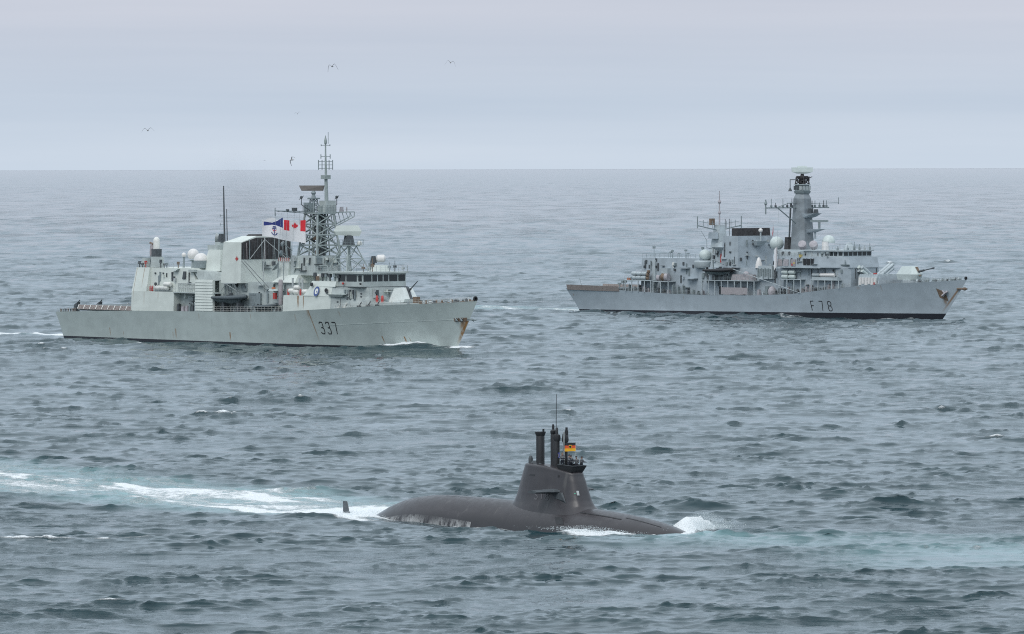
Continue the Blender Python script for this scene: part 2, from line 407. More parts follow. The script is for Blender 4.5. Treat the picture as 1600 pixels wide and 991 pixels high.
def build_sea():
    WIND = R(-75)
    rows = [-400000., -20000., -2000., -300., 100., 300., 380.]
    y = 412.0
    while y < 12000:
        rows.append(y)
        q = .0008 if y < 720 else (.0011 if y < 1650 else min(.004, .0011 + .0029 * (y - 1650) / 3350))
        y *= 1 + q
    rows += [13000, 16000, 22000, 40000, 90000, 200000, 500000.]
    rows = np.array(rows)
    nu = 580
    u = np.linspace(-1, 1, nu)
    base = .103 * np.maximum(rows, 420) + 22
    core = base[:, None] * u[None, :]
    ext = [(1.25, 20), (2.5, 200), (8, 3000)]
    left = np.stack([-(base * a + b) for a, b in ext[::-1]], 1); right = np.stack([base * a + b for a, b in ext], 1)
    far = np.full((len(rows), 1), 500000.)
    X = np.concatenate([-far, left, core, right, far], 1)
    Y = np.repeat(rows[:, None], X.shape[1], 1)
    nr, nc = X.shape
    fade = np.ones((nr, nc), np.float32)
    cn = 4
    fade[:, :cn] = 0; fade[:, -cn:] = 0
    fade *= ((rows > 405) & (rows < 12500))[:, None]
    dist = Y
    DZ = np.zeros_like(X); DX = np.zeros_like(X); DY = np.zeros_like(X)
    bands = [
        (spectrum_band(709., 512, 14, 120, 11, 34., .0115, WIND), None, 1.3),
        (spectrum_band(211., 512, 4.0, 14, 12, 36., .026, WIND + .25), (3200, 7000), 1.35),
        (spectrum_band(97., 512, 1.6, 4.0, 13, 36., .088, WIND - .2), (1700, 3200), 1.2),
        (spectrum_band(53., 512, 
                         .55, 1.6, 14, 36., .100, WIND + .1), (900, 1500), 1.0)]
    ca, sa = math.cos(.31), math.sin(.31)
    ZS = np.zeros_like(X)
    for k, ((L, N, z, dx, dy), fo, chop) in enumerate(bands):
        w = fade if fo is None else fade * (1 - sstep(dist, *fo))
        if k == 0: pass
        elif k == 1: w = w * (.55 + .9 * value_noise(X, Y, 38., 46., 50)) * np.clip(1 + .3 * DZ / .3, .55, 1.5) * (1 + .22 * sstep(dist, 700, 1500))
        else: w = w * (.42 + 1.15 * value_noise(X, Y, 11., 13., 51 + k) ** 1.2) * np.clip(1 + .45 * DZ / .3, .4, 1.7) * (1 + .10 * sstep(dist, 700, 1500))
        rr = slice(None)
        xs, ys = (X, Y) if k % 2 == 0 else (X * ca - Y * sa, X * sa + Y * ca)
        zz = sample(z, L, N, xs, ys) * w
        DZ += zz
        if k: ZS += zz
        ddx = sample(dx, L, N, xs, ys) * w * chop; ddy = sample(dy, L, N, xs, ys) * w * chop
        if k % 2: ddx, ddy = ddx * ca + ddy * sa, -ddx * sa + ddy * ca
        DX += ddx; DY += ddy
    DZ += np.clip(.22 * (ZS * ZS - .045), -.02, .2) * fade      # peaked crests, flat troughs
    # a long low swell
    DZ += fade * (.16 * np.sin((X * .25 + Y) * 2 * np.pi / 74.) + .10 * np.sin((-X * .4 + Y) * 2 * np.pi / 113. + 1.)) * (1 - sstep(dist, 1500, 3000))
    foam = np.zeros_like(X); aer = np.zeros_like(X)
    lf = lambda s, sx, sy, seed: value_noise(X, Y, sx, sy, seed)
    # whitecaps where crests are steep
    n1 = lf(0, 9., 14., 1); n2 = lf(0, 55., 80., 2)
    crest = DZ + .55 * n1 - .22 * sstep(dist, 800, 1500)
    foam += .9 * sstep(crest, 1.02, 1.35) * sstep(n2, .46, .60) * fade
    # --- submarine
    lx, ly = FS.local(X, Y)
    bb = np.interp(lx, SUB_X, SUB_R); tt = np.interp(lx, SUB_X, SUB_T)
    zc = tt - SUB_RZ
    hw = np.where(tt > 0, bb * np.sqrt(np.clip(1 - (zc / SUB_RZ) ** 2, 0, 1)), 0)
    near = (lx > -34) & (lx < 18)
    d = np.where(near, np.abs(ly) - hw, 99.)
    calm = 1 - .55 * sstep(-d, -6, -.5)
    DZ *= calm; DX *= calm; DY *= calm
    DZ -= .38 * np.exp(-(np.clip(d, 0, 99) / 6.) ** 2) * np.exp(-((lx + 3) / 19.) ** 6) * (ly < 2)
    nf = lf(0, 1.6, 2.2, 3); nf2 = lf(0, 4.5, 5.5, 4); nf3 = lf(0, .7, .9, 5)
    ring = np.exp(-np.clip(d, 0, 50) / .55) * near * (.35 + .8 * nf2)
    foam += ring
    # white wash rolling off the starboard bow shoulder
    side = (ly < 0)
    wsh = np.exp(-((lx - 7.2) / 4.6) ** 4) * np.exp(-(np.clip(d - .2, 0, 99) / (1.4 + .9 * nf)) ** 2) * side * (d > -.8)
    foam += 2.0 * wsh * (.6 + .6 * nf)
    DZ += wsh * (.20 + .50 * nf + .25 * nf3) * .85
    wsp = np.exp(-((lx - 9.5) / 5.5) ** 4) * np.exp(-(np.clip(d, 0, 99) / 2.4) ** 2) * (~side)
    foam += 1.1 * wsp; DZ += wsp * (.15 + .35 * nf)
    # bow crest thrown up to port of the stem
    bw = np.exp(-((lx - 13.6 + (ly - 2) * .35) / 1.35) ** 2) * np.exp(-((ly - 4.4) / 3.6) ** 4) * (.35 + .65 * sstep(ly, .5, 6))
    foam += 2.4 * bw * (.7 + .6 * nf); DZ += bw * (.15 + 1.1 * nf * nf2 * 1.6 + .9 * (nf3 - .35)) * 1.25
    bw2 = np.exp(-((lx - 17.5) / 3.0) ** 2) * np.exp(-((ly + 1) / 6.0) ** 2)
    DZ += .18 * bw2; aer += .35 * bw2
    # pressed-up smooth green water ahead and to starboard of the bow
    g = np.exp(-((lx - 20) / 9) ** 2) * np.exp(-((ly + 6) / 8) ** 2)
    aer += .30 * g
    # stern wash and the long turquoise wake
    sw = np.exp(-((lx + 33) / 6.5) ** 4) * np.exp(-((ly - 1.0) / 5.2) ** 4)
    foam += sw * (.65 + 1.2 * nf2 * nf + .5 * nf); DZ += sw * .25 * (nf - .4); aer += .75 * sw
    edge = np.exp(-((ly + 4.8 + .10 * (lx + 30)) / (.7 + .8 * nf2)) ** 2) * sstep(-lx, 17, 24) * (1 - sstep(-lx, 44, 66))
    foam += edge * (.5 + .7 * nf)
    cen = np.interp(lx, [-400, -200, -120, -90, -60, -40, -28], [60, 34, 17, 12.5, 7.5, 3, 0])
    hwk = np.interp(lx, [-400, -200, -120, -60, -40, -28], [28, 22, 17, 14, 11, 4])
    wk = np.exp(-((ly - cen) / hwk) ** 4) * sstep(-lx, 26, 36) * (1 - sstep(-lx, 220, 380))
    n5 = value_noise(lx, ly, 16., 4.0, 6); n6 = value_noise(lx, ly, 5., 1.6, 7)
    aer += wk * (.62 + .65 * n5) * np.interp(lx, [-300, -110, -60, -30], [.3, .62, .9, .85])
    foam += wk * (.38 + .50 * sstep(n5 * .62 + n6 * .50, .34, .80)) * np.interp(lx, [-300, -120, -60, -30], [.35, .72, .95, .95])
    lane = np.exp(-((ly - cen - hwk * .35) / 2.2) ** 2) * sstep(-lx, 40, 60) * (1 - sstep(-lx, 150, 260))
    foam += lane * sstep(n6 * .7 + n5 * .5, .40, .85) * .5
    DZ *= 1 - .35 * wk
    # old wake of the ship carrying the camera, right of the submarine
    pt = np.exp(-((Y - 527 - (X - 40) * -.12) / 17) ** 4) * sstep(X, 22, 40)
    n7 = value_noise(X, Y, 7., 9., 8); n8 = value_noise(X, Y, 2.4, 4.5, 9)
    aer += pt * (.18 + .5 * n7) * .75; foam += .55 * pt * sstep(n7 * .6 + n8 * .5, .64, .86)
    DZ *= 1 - .45 * pt
    pt2 = np.exp(-((Y - 553) / 12) ** 4) * sstep(X, 16, 24) * (1 - sstep(X, 40, 60)); aer += .22 * pt2
    # --- frigate 337
    lx, ly = FA.local(X, Y)
    nA = value_noise(lx, ly, 3.5, 3.5, 21); nB = value_noise(lx, ly, 9., 5., 22)
    hbA = np.interp(lx, [-63, -35, 0, 20, 35, 50, 62], [6.2, 7.2, 7.6, 6.8, 5.0, 2.4, 0])
    dA = np.where((lx > -64) & (lx < 63), np.abs(ly) - hbA, 99.)
    foam += np.exp(-np.clip(dA, 0, 50) / 1.1) * 1.3 * nB * nA
    hump = np.exp(-((lx - 55) / 9.) ** 2) * np.exp(-((np.abs(ly) - hbA - 3.0) / 3.0) ** 2)
    DZ += .85 * hump * (.7 + .6 * nB)
    nC = value_noise(lx, ly, 2.2, 1.6, 23)
    cr = np.exp(-((lx - 51.5) / 6.0) ** 4) * np.exp(-((np.abs(ly) - hbA - 1.0 - .12 * (58 - lx)) / 1.5) ** 2)
    foam += 2.6 * cr * (.25 + .9 * nC); DZ += cr * (.35 + .7 * nC)
    ahead = np.exp(-((lx - 63) / 2.6) ** 2) * np.exp(-(ly / 3.0) ** 2); foam += 1.6 * ahead * (.2 + .9 * nC); DZ += .4 * ahead
    tr = np.exp(-((np.abs(ly) - hbA - 2.5 - .10 * (46 - lx)) / 1.6) ** 2) * sstep(lx, -30, 40) * (lx < 48); foam += .9 * tr * sstep(nC * .5 + nB * .6, .55, .8)
    wkA = np.exp(-((ly - 3) / 8.) ** 4) * sstep(-lx, 60, 66) * (1 - sstep(-lx, 140, 230))
    foam += wkA * (.35 + 1.3 * nB) * 1.1; aer += .6 * wkA
    aft = np.exp(-((lx + 10) / 22) ** 4) * np.exp(-((ly + 13) / 4.5) ** 2); foam += .55 * aft * sstep(nB, .52, .75)
    # --- frigate F78
    lx, ly = FB.local(X, Y)
    nA = value_noise(lx, ly, 4.5, 4.5, 31); nB = value_noise(lx, ly, 12., 6., 32)
    hbB = np.interp(lx, [-61, -42, -10, 18, 33, 48, 60.5], [5, 6.8, 7.4, 7, 5.2, 2.4, 0])
    dB = np.where((lx > -63) & (lx < 62), np.abs(ly) - hbB, 99.)
    foam += np.exp(-np.clip(dB, 0, 50) / 1.2) * 1.3 * nB * nA
    crB = np.exp(-((lx - 50) / 7.0) ** 4) * np.exp(-((np.abs(ly) - hbB - 1.0 - .12 * (57 - lx)) / 1.8) ** 2)
    foam += 1.5 * crB * nA * (.2 + nB); DZ += .7 * crB * nA
    wsB = np.exp(-((lx) / 60) ** 6) * np.exp(-((ly + 13) / 6.) ** 2); foam += .5 * wsB * sstep(nB, .5, .75)
    wkB = np.exp(-((ly - 3) / 8.) ** 4) * sstep(-lx, 59, 65) * (1 - sstep(-lx, 110, 190)); foam += wkB * (.15 + 1.2 * nB * nA) * 1.0; aer += .5 * wkB
    foam = np.clip(foam * fade, 0, 1.5); aer = np.clip(aer * fade, 0, 1)
    V = np.stack([X + DX, Y + DY, DZ], -1).reshape(-1, 3).astype(np.float32)
    idx = np.arange(nr * nc).reshape(nr, nc)
    Q = np.stack([idx[:-1, :-1], idx[:-1, 1:], idx[1:, 1:], idx[1:, :-1]], -1).reshape(-1, 4).astype(np.int32)
    me = bpy.data.meshes.new('sea')
    me.vertices.add(len(V)); me.vertices.foreach_set('co', V.ravel())
    me.loops.add(Q.size); me.loops.foreach_set('vertex_index', Q.ravel())
    me.polygons.add(len(Q)); me.polygons.foreach_set('loop_start', np.arange(0, Q.size, 4, dtype=np.int32))
    me.polygons.foreach_set('loop_total', np.full(len(Q), 4, np.int32))
    me.polygons.foreach_set('use_smooth', np.ones(len(Q), bool))
    me.update(calc_edges=True); me.validate()
    for nm, arr in (('foam', foam), ('aerated', aer)):
        at = me.attributes.new(nm, 'FLOAT', 'POINT'); at.data.foreach_set('value', arr.reshape(-1).astype(np.float32))
    o = bpy.data.objects.new('sea', me); COL.objects.link(o); me.materials.append(sea_material())
    tag(o, 'choppy grey-green open sea reaching to the horizon', kind='structure')
    return o

def value_noise(X, Y, sx, sy, seed):
    """two octaves of smooth lattice noise, 0..1"""
    rng = np.random.default_rng(1000 + seed); T = rng.random((256, 256)).astype(np.float32)
    out = 0; amp = .65
    for k in range(2):
        u = X / sx * (1 + 1.3 * k) + 17.3 * seed; v = Y / sy * (1 + 1.3 * k) + 5.1 * seed
        u = np.clip(u, -1e7, 1e7); v = np.clip(v, -1e7, 1e7)
        i = np.floor(u).astype(np.int64); j = np.floor(v).astype(np.int64); fu = u - i; fv = v - j
        fu = fu * fu * (3 - 2 * fu); fv = fv * fv * (3 - 2 * fv)
        i &= 255; j &= 255; i1 = (i + 1) & 255; j1 = (j + 1) & 255
        out = out + amp * ((T[i, j] * (1 - fu) + T[i1, j] * fu) * (1 - fv) + (T[i, j1] * (1 - fu) + T[i1, j1] * fu) * fv)
        amp = .35
    return out

def sea_material():
    m, n, l, b = new_mat('sea_water')
    fo = n.new('ShaderNodeAttribute'); fo.attribute_name = 'foam'
    ae = n.new('ShaderNodeAttribute'); ae.attribute_name = 'aerated'
    v = mapping(n, l, (1, 1, 1))
    r1 = noise(n, l, v, 1.1, 4, .6); r2 = noise(n, l, v, 4.2, 3, .6)
    fn = noise(n, l, v, 1.0, 8, .75); fn2 = noise(n, l, mapping(n, l, (.5, .5, .5)), 1.0, 4)
    # white water
    fm = math_(n, l, 'ADD', fo.outputs['Fac'], math_(n, l, 'MULTIPLY_ADD', fn, 1.5, -.86))
    mask = math_(n, l, 'MULTIPLY', maprange(n, l, fm, .16, .68), maprange(n, l, fo.outputs['Fac'], .04, .22), clamp=True)
    am = math_(n, l, 'MULTIPLY', ae.outputs['Fac'], maprange(n, l, fn2, .25, .7, .7, 1.15), clamp=True)
    water = mixc(n, l, maprange(n, l, fn2, .3, .7), (0.013, 0.036, 0.044), (0.019, 0.047, 0.055))
    c = mixc(n, l, am, water, (0.30, 0.50, 0.52))
    c = mixc(n, l, mask, c, (0.84, 0.87, 0.88))
    l.new(c, b.inputs['Base Color'])
    l.new(maprange(n, l, mask, 0, 1, .06, .85), b.inputs['Roughness'])
    b.inputs['IOR'].default_value = 1.333
    # ripples come in gust patches; where the mesh no longer carries the short waves (far off) the relief takes them over
    gst = noise(n, l, mapping(n, l, (1 / 26., 1 / 34., 1)), 1.0, 3); gst2 = noise(n, l, mapping(n, l, (1 / 190., 1 / 320., 1)), 1.0, 3)
    gst3 = noise(n, l, mapping(n, l, (1 / 28., 1 / 230., 1), (7, 3, 0)), 1.0, 3)
    co = n.new('ShaderNodeTexCoord'); sp_ = n.new('ShaderNodeSeparateXYZ'); l.new(co.outputs['Object'], sp_.inputs[0])
    lod = maprange(n, l, sp_.outputs[1], 1000., 4200., 1.0, 4.0)
    amp = math_(n, l, 'MULTIPLY', math_(n, l, 'MULTIPLY', maprange(n, l, gst, .34, .66, .25, 1.7), maprange(n, l, gst2, .36, .64, .55, 1.35)), lod)
    amp = math_(n, l, 'MULTIPLY', amp, maprange(n, l, gst3, .36, .64, .3, 1.8))
    h = math_(n, l, 'MULTIPLY', math_(n, l, 'ADD', math_(n, l, 'MULTIPLY', r1, .050), math_(n, l, 'MULTIPLY', r2, .030)), amp)
    h = math_(n, l, 'ADD', h, math_(n, l, 'MULTIPLY', math_(n, l, 'MULTIPLY', mask, fn), .35))
    bp = n.new('ShaderNodeBump'); bp.inputs['Strength'].default_value = 1.0; bp.inputs['Distance'].default_value = 1.0
    l.new(h, bp.inputs['Height']); l.new(bp.outputs[0], b.inputs['Normal'])
    return m
build_sea()
# ------------------------------------------------------------------ submarine
def frame_thing(fr, name, label, cat, x, y, z, rz=0.0, group=None):
    """a thing placed in a vessel's own metres"""
    wx, wy = fr.o + fr.f * x + fr.p * y
    return thing(name, label, cat, (wx, wy, z), -fr.a + rz, group)

def sub_pt(x, th, off=0.0):
    """point on the casing: th = 0 on top, positive to port"""
    t = np.interp(x, SUB_X, SUB_T); r = np.interp(x, SUB_X, SUB_R)
    rz = min(SUB_RZ, r + .6)
    return (x, (r + off) * math.sin(th), t - rz + (rz + off) * math.cos(th))

# smooth the tables so the casing has no kinks
_xx = np.linspace(-33, 20, 400)
def _sm(t):
    v = np.interp(_xx, SUB_X, t); k = np.ones(21) / 21
    return np.convolve(np.pad(v, 10, mode='edge'), k, 'valid')
_T, _Rr = _sm(SUB_T), _sm(SUB_R)
SUB_X, SUB_T, SUB_R = list(_xx), list(_T), list(_Rr)

sub = frame_thing(FS, 'submarine', 'dark grey submarine running surfaced with tall sail and raised masts', 'submarine', 0, 0, 0)
hull = MB().grid(lambda u, v: sub_pt(-33 + 53 * u, -R(155) + R(310) * v), 110, 48).build('hull', 'sub_paint', sub, 'full')
# sail: stack of rounded sections, flared into the casing
def sail_sec(z):
    k = (z - 1.6) / 4.5
    xa = np.interp(z, [1.2, 1.8, 2.3, 2.9, 3.6, 4.4, 5.2, 5.9, 6.3], [-10.2, -8.9, -8.1, -7.75, -7.45, -7.2, -6.9, -6.6, -6.4])
    xf = np.interp(z, [1.2, 1.8, 2.3, 2.9, 3.6, 4.4, 5.2, 5.9, 6.3], [4.2, 3.0, 2.35, 2.0, 1.75, 1.5, 1.25, .95, .6])
    w = np.interp(z, [1.0, 1.4, 1.8, 2.2, 2.6, 3.0, 4.0, 5.0, 6.3], [2.25, 2.12, 1.98, 1.85, 1.74, 1.65, 1.5, 1.36, 1.15])
    return xa, xf, w
def sail_pt(z, t, off=0.0):
    xa, xf, w = sail_sec(z); cx = xa + .60 * (xf - xa)
    c, s_ = math.cos(t), math.sin(t)
    e = .72
    px = (xf - cx) * math.copysign(abs(c) ** .62, c) if c > 0 else (cx - xa) * math.copysign(abs(c) ** .85, c)
    py = (w + off) * math.copysign(abs(s_) ** (.62 if c > 0 else .8), s_)
    return (cx + px, py, z)
def sail_top(x):                      # top line slopes down forward
    return np.interp(x, [-7.5, -6, -3, -.9, .2, 1.2], [6.22, 6.25, 6.12, 5.82, 5.62, 5.45])
def sail_fn(u, v):
    t = 2 * math.pi * u
    if v < .86:
        z = .9 + (5.75 - .9) * (v / .86)
        p = sail_pt(z, t)
        zt = sail_top(p[0]) - .28
        return (p[0], p[1], .9 + (zt - .9) * (v / .86))
    q = (v - .86) / .14
    p = sail_pt(5.75, t); cx = -2.2
    a = q * math.pi / 2
    sh = 1 - .16 * math.sin(a) if q < .999 else .84
    zt = sail_top(p[0]) - .28
    return (cx + (p[0] - cx) * (1 - .05 * (1 - math.cos(a))), p[1] * (1 - .22 * (1 - math.cos(a))), zt + .28 * math.sin(a))
sail = MB().grid(sail_fn, 96, 46)
sail.build('sail', 'sub_paint', sub, 'full')
def top_fn(u, v):
    t = math.pi * u
    a = Vector(sail_fn(t / (2 * math.pi), 1.0)); b = Vector(sail_fn(1 - t / (2 * math.pi), 1.0))
    p = a.lerp(b, v); p.z += .03 * math.sin(math.pi * v); return p
MB().grid(top_fn, 40, 8).build('sail_roof', 'sub_paint', sub, True)
# sail planes
def plane(sgn):
    mb = MB()
    def f(u, v):
        t = 2 * math.pi * u
        span = v; ch = 2.05 * (1 - .35 * span); th = .27 * (1 - .45 * span)
        xc = -1.2 - .55 * span
        yy = sgn * (1.25 + 2.75 * span)
        return (xc + ch / 2 * math.cos(t), yy, 3.62 + th * math.sin(t) * (1 if abs(math.cos(t)) < .99 else .4))
    mb.grid(f, 20, 6)
    mb.f.append(tuple(range(6 * 21, 6 * 21 + 20)))
    return mb
for sg in (-1, 1): plane(sg).build('sail_plane', 'dark_grey', sub, 50)
MB().frus([(-1.2, -1.52, 2.6), (.7, -1.62, 2.5), (.5, -1.75, 2.75), (-.9, -1.65, 2.95)], [(-1.6, -1.45, 3.55), (.1, -1.5, 3.55), (0, -1.7, 3.5), (-1.5, -1.6, 3.5)]).build('plane_fairing', 'dark_grey', sub)
# upper rudder breaking the water far aft
def rud(u, v):
    t = 2 * math.pi * u; h = v
    ch = 1.5 * (1 - .55 * h); x = -34.3 - 1.0 * h
    return (x + ch / 2 * math.cos(t), .35 + .55 * h + .12 * (1 - .5 * h) * math.sin(t), -1.2 + 2.35 * h)
mb = MB().grid(rud, 18, 6); mb.f.append(tuple(range(6 * 19, 6 * 19 + 18))); mb.build('rudder', 'dark_grey', sub, 50)
# slots, hatch and seams on the casing and sail
def casing_patch(x0, x1, t0, t1, nm, mat, sk=0.0, off=.03, n1=10, n2=4):
    return MB().grid(lambda u, v: sub_pt(x0 + (x1 - x0) * u + sk * v, t0 + (t1 - t0) * v, off), n1, n2).build(nm, mat, sub, 'full')
casing_patch(.55, 1.65, R(-58), R(-44), 'flood_hatch', 'black', sk=-.7)
casing_patch(2.6, 8.4, R(-27), R(-24.5), 'deck_groove', 'black', n1=24)
casing_patch(8.6, 13.5, R(-19), R(-17.4), 'deck_groove', 'black', n1=24)
casing_patch(-18, -13.5, R(-12), R(-11), 'deck_groove', 'dark_grey', n1=24)
def sail_patch(z0, z1, t0, t1, nm, mat, off=.03):
    return MB().grid(lambda u, v: sail_pt(z0 + (z1 - z0) * v, t0 + (t1 - t0) * u, off), 14, 2).build(nm, mat, sub, 'full')
sail_patch(5.02, 5.2, R(-168), R(-112), 'sail_slot', 'black')
sail_patch(5.05, 5.3, R(-78.5), R(-76), 'sail_port', 'black')
sail_patch(3.30, 3.75, R(-26), R(-17), 'lamp_plate', 'pale_metal', .02)
MB().dome((1.30, -.95, 3.45), .11, -.9, 10, 5).build('green_side_lamp', 'green_lamp', sub, True)
# pennant number, faint
STROKES = {
 'S': [[(.9, .85), (.6, 1), (.3, 1), (.05, .8), (.15, .6), (.75, .42), (.9, .2), (.7, 0), (.3, 0), (.05, .15)]],
 '1': [[(.3, .8), (.55, 1), (.55, 0)]],
 '8': [[(.3, .52), (.1, .7), (.1, .88), (.3, 1), (.7, 1), (.9, .88), (.9, .7), (.7, .52), (.3, .52), (.08, .35), (.08, .12), (.3, 0), (.7, 0), (.92, .12), (.92, .35), (.7, .52)]],
 '3': [[(.08, .86), (.28, 1), (.85, 1), (.85, .62), (.70, .52), (.35, .52)], [(.70, .52), (.9, .42), (.9, .12), (.74, 0), (.28, 0), (.06, .14)]],
 '7': [[(.08, 1), (.9, 1), (.9, .9), (.62, 0)]],
 'F': [[(.12, 0), (.12, 1), (.88, 1)], [(.12, .52), (.72, .52)]],
}
def lettering(mb, text, x0, z0, h, w, gap, sw, surf, slant=0.0):
    """strokes laid on a surface: surf(x, z) -> point just proud of it"""
    x = x0
    for chx in text:
        for st in STROKES[chx]:
            pts = []
            for a, b in zip(st, st[1:]):
                for k in range(4): pts.append((a[0] + (b[0] - a[0]) * k / 4, a[1] + (b[1] - a[1]) * k / 4))
            pts.append(st[-1])
            P2 = [(x + p[0] * w + slant * p[1] * h, z0 + p[1] * h) for p in pts]
            Lf, Rt = [], []
            for i, p in enumerate(P2):
                q0 = P2[max(0, i - 1)]; q1 = P2[min(len(P2) - 1, i + 1)]
                d = Vector((q1[0] - q0[0], q1[1] - q0[1])); d.normalize(); nn = Vector((-d.y, d.x)) * sw / 2
                Lf.append(surf(p[0] + nn.x, p[1] + nn.y)); Rt.append(surf(p[0] - nn.x, p[1] - nn.y))
            k = len(P2)
            mb.add(Lf + Rt, [(i, i + 1, k + i + 1, k + i) for i in range(k - 1)])
        x += w + gap
    return mb
plain('faint_number', (0.115, 0.112, 0.12), .6, .1)
def sail_side(x, z):
    xa, xf, w = sail_sec(z); cx = xa + .60 * (xf - xa); s_ = min(.99, abs(x - cx) / (cx - xa)) ** (1 / .85)
    return (x, -(w + .03) * (max(0.02, 1 - s_ * s_) ** .5) ** .8, z)
lettering(MB(), 'S18', -3.9, 2.75, .8, .55, .25, .12, sail_side).build('pennant_number', 'faint_number', sub)
# masts
def mast(nm, x, y, z0, z1, r, mat='black', head=None):
    o = MB().lathe((x, y, 0), [(r, z0), (r, z1 - .25), (r * .8, z1)], 14).build(nm, mat, sub, 40)
    if head: head.build('mast_head', mat, o, 40)
    return o
h = MB().lathe((-4.7, 0, 0), [(.42, 9.0), (.56, 9.35), (.56, 9.46), (.2, 9.46)], 14).box(-4.35, -4.2, -.05, .1, 9.46, 9.75)
mast('snorkel_mast', -4.7, 0, 5.6, 9.4, .43, head=h)
h = MB().lathe((-2.98, .15, 0), [(.20, 9.2), (.30, 9.35), (.30, 9.6), (.12, 9.75), (.14, 10.0), (.10, 10.25)], 12)
mast('periscope_mast', -2.98, .15, 5.6, 9.3, .27, head=h)
h = MB().lathe((-2.2, -.1, 0), [(.33, 8.6), (.40, 8.9), (.36, 9.2), (.16, 9.3), (.13, 9.9), (.1, 9.95)], 12)
mast('antenna_mast', -2.25, -.1, 5.6, 9.0, .33, head=h)
mast('radar_mast', -1.28, .2, 5.6, 9.55, .24, head=MB().lathe((-1.28, .2, 0), [(.3, 8.5), (.36, 8.7), (.30, 9.3), (.12, 9.5)], 12).box(-1.2, -.95, .05, .3, 9.3, 9.7).bar((-1.1, .2, 9.5), (-1.1, .2, 10.0), .12, 8))
MB().bar((-2.55, .1, 6.0), (-2.45, .1, 13.3), .055, 8, .025).build('whip_antenna', 'black', sub)
MB().bar((-1.0, -.25, 5.9), (-1.0, -.25, 9.6), .05, 8).build('light_pole', 'pale_metal', sub)
mb = MB(); mb.lathe((-6.0, -.1, 6.1), [(.24, 0), (.24, .6), (.14, .85), (.03, .9)], 12); mb.frus([(-5.8, -.5, 6.15), (-4.2, -.45, 6.1), (-4.2, .35, 6.1), (-5.8, .4, 6.15)], [(-5.5, -.35, 6.5), (-4.5, -.3, 6.42), (-4.5, .2, 6.42), (-5.5, .25, 6.5)])
mb.build('hatch_housing', 'dark_grey', sub, 40)
# open bridge tub at the front of the sail
tub0 = [(-1.1, -.85), (.55, -.8), (.55, .8), (-1.1, .85)]; tub1 = [(-1.2, -1.05), (1.0, -1.0), (1.0, 1.0), (-1.2, 1.05)]
mb = MB(); k = 4
o0 = [(x, y, 5.45) for x, y in tub0]; o1 = [(x, y, 6.24 - .06 * x) for x, y in tub1]; i1 = [((x + .1) * .93 - .1, y * .93, z) for x, y, z in o1]; i0 = [((x + .27) * .9 - .27, y * .9, 5.55) for x, y in tub0]
mb.add(o0 + o1 + i1 + i0, [(i, (i + 1) % 4, 4 + (i + 1) % 4, 4 + i) for i in range(4)] + [(4 + i, 4 + (i + 1) % 4, 8 + (i + 1) % 4, 8 + i) for i in range(4)] + [(8 + i, 8 + (i + 1) % 4, 12 + (i + 1) % 4, 12 + i) for i in range(4)] + [(12, 13, 14, 15)])
mb.build('bridge_tub', 'black', sub)
MB().path([(-1.15, -1.0, 6.32), (.96, -.96, 6.20), (.96, .96, 6.20), (-1.15, 1.0, 6.32)], .035).build('tub_rail', 'dark_grey', sub)
# water sheeting off the casing aft
rw = MB().grid(lambda u, v: sub_pt(-27.0 + 15.5 * u, R(-88) + R(30 - 13 * u) * v, .05), 90, 10)
o = rw.build('running_water', 'running_water', None, 'full'); o.location = (FS.o[0], FS.o[1], 0); o.rotation_euler = (0, 0, -FS.a)
tag(o, 'white water sheeting down the flank of the submarine near its stern', 'running water', kind='stuff')
# spray thrown from bow and shoulder: many small clots
def spray(name, label, cen, spread, count, seed, hz):
    rng = random.Random(seed); mb = MB()
    for i in range(count):
        x = cen[0] + rng.gauss(0, spread[0]); y = cen[1] + rng.gauss(0, spread[1])
        fall = math.exp(-((x - cen[0]) / (1.4 * spread[0])) ** 2 - ((y - cen[1]) / (1.4 * spread[1])) ** 2)
        z = cen[2] + rng.random() ** 1.6 * hz * (.35 + .9 * fall); r = rng.uniform(.008, .035) * (1.3 - .7 * z / (hz + .5))
        a = rng.random() * 6.28
        mb.add([(x, y, z + r), (x, y, z - r), (x + r * math.cos(a), y + r * math.sin(a), z), (x + r * math.cos(a + 2.1), y + r * math.sin(a + 2.1), z), (x + r * math.cos(a + 4.2), y + r * math.sin(a + 4.2), z)],
               [(0, 2, 3), (0, 3, 4), (0, 4, 2), (1, 3, 2), (1, 4, 3), (1, 2, 4)])
    o = mb.build(name, 'foam_solid', None); o.location = (FS.o[0], FS.o[1], 0); o.rotation_euler = (0, 0, -FS.a)
    return tag(o, label, 'spray', kind='stuff')
spray('bow_spray', 'white spray thrown up beside the submarine bow', (14.0, 4.6, .3), (.9, 1.7), 5000, 3, 1.5)
spray('shoulder_spray', 'white spray along the starboard shoulder of the submarine', (7.0, -4.6, .1), (3.0, .7), 1500, 4, .5)
spray('stern_spray', 'white spray tumbling behind the submarine stern', (-30.0, -.5, .0), (2.6, 2.2), 1500, 5, .45)

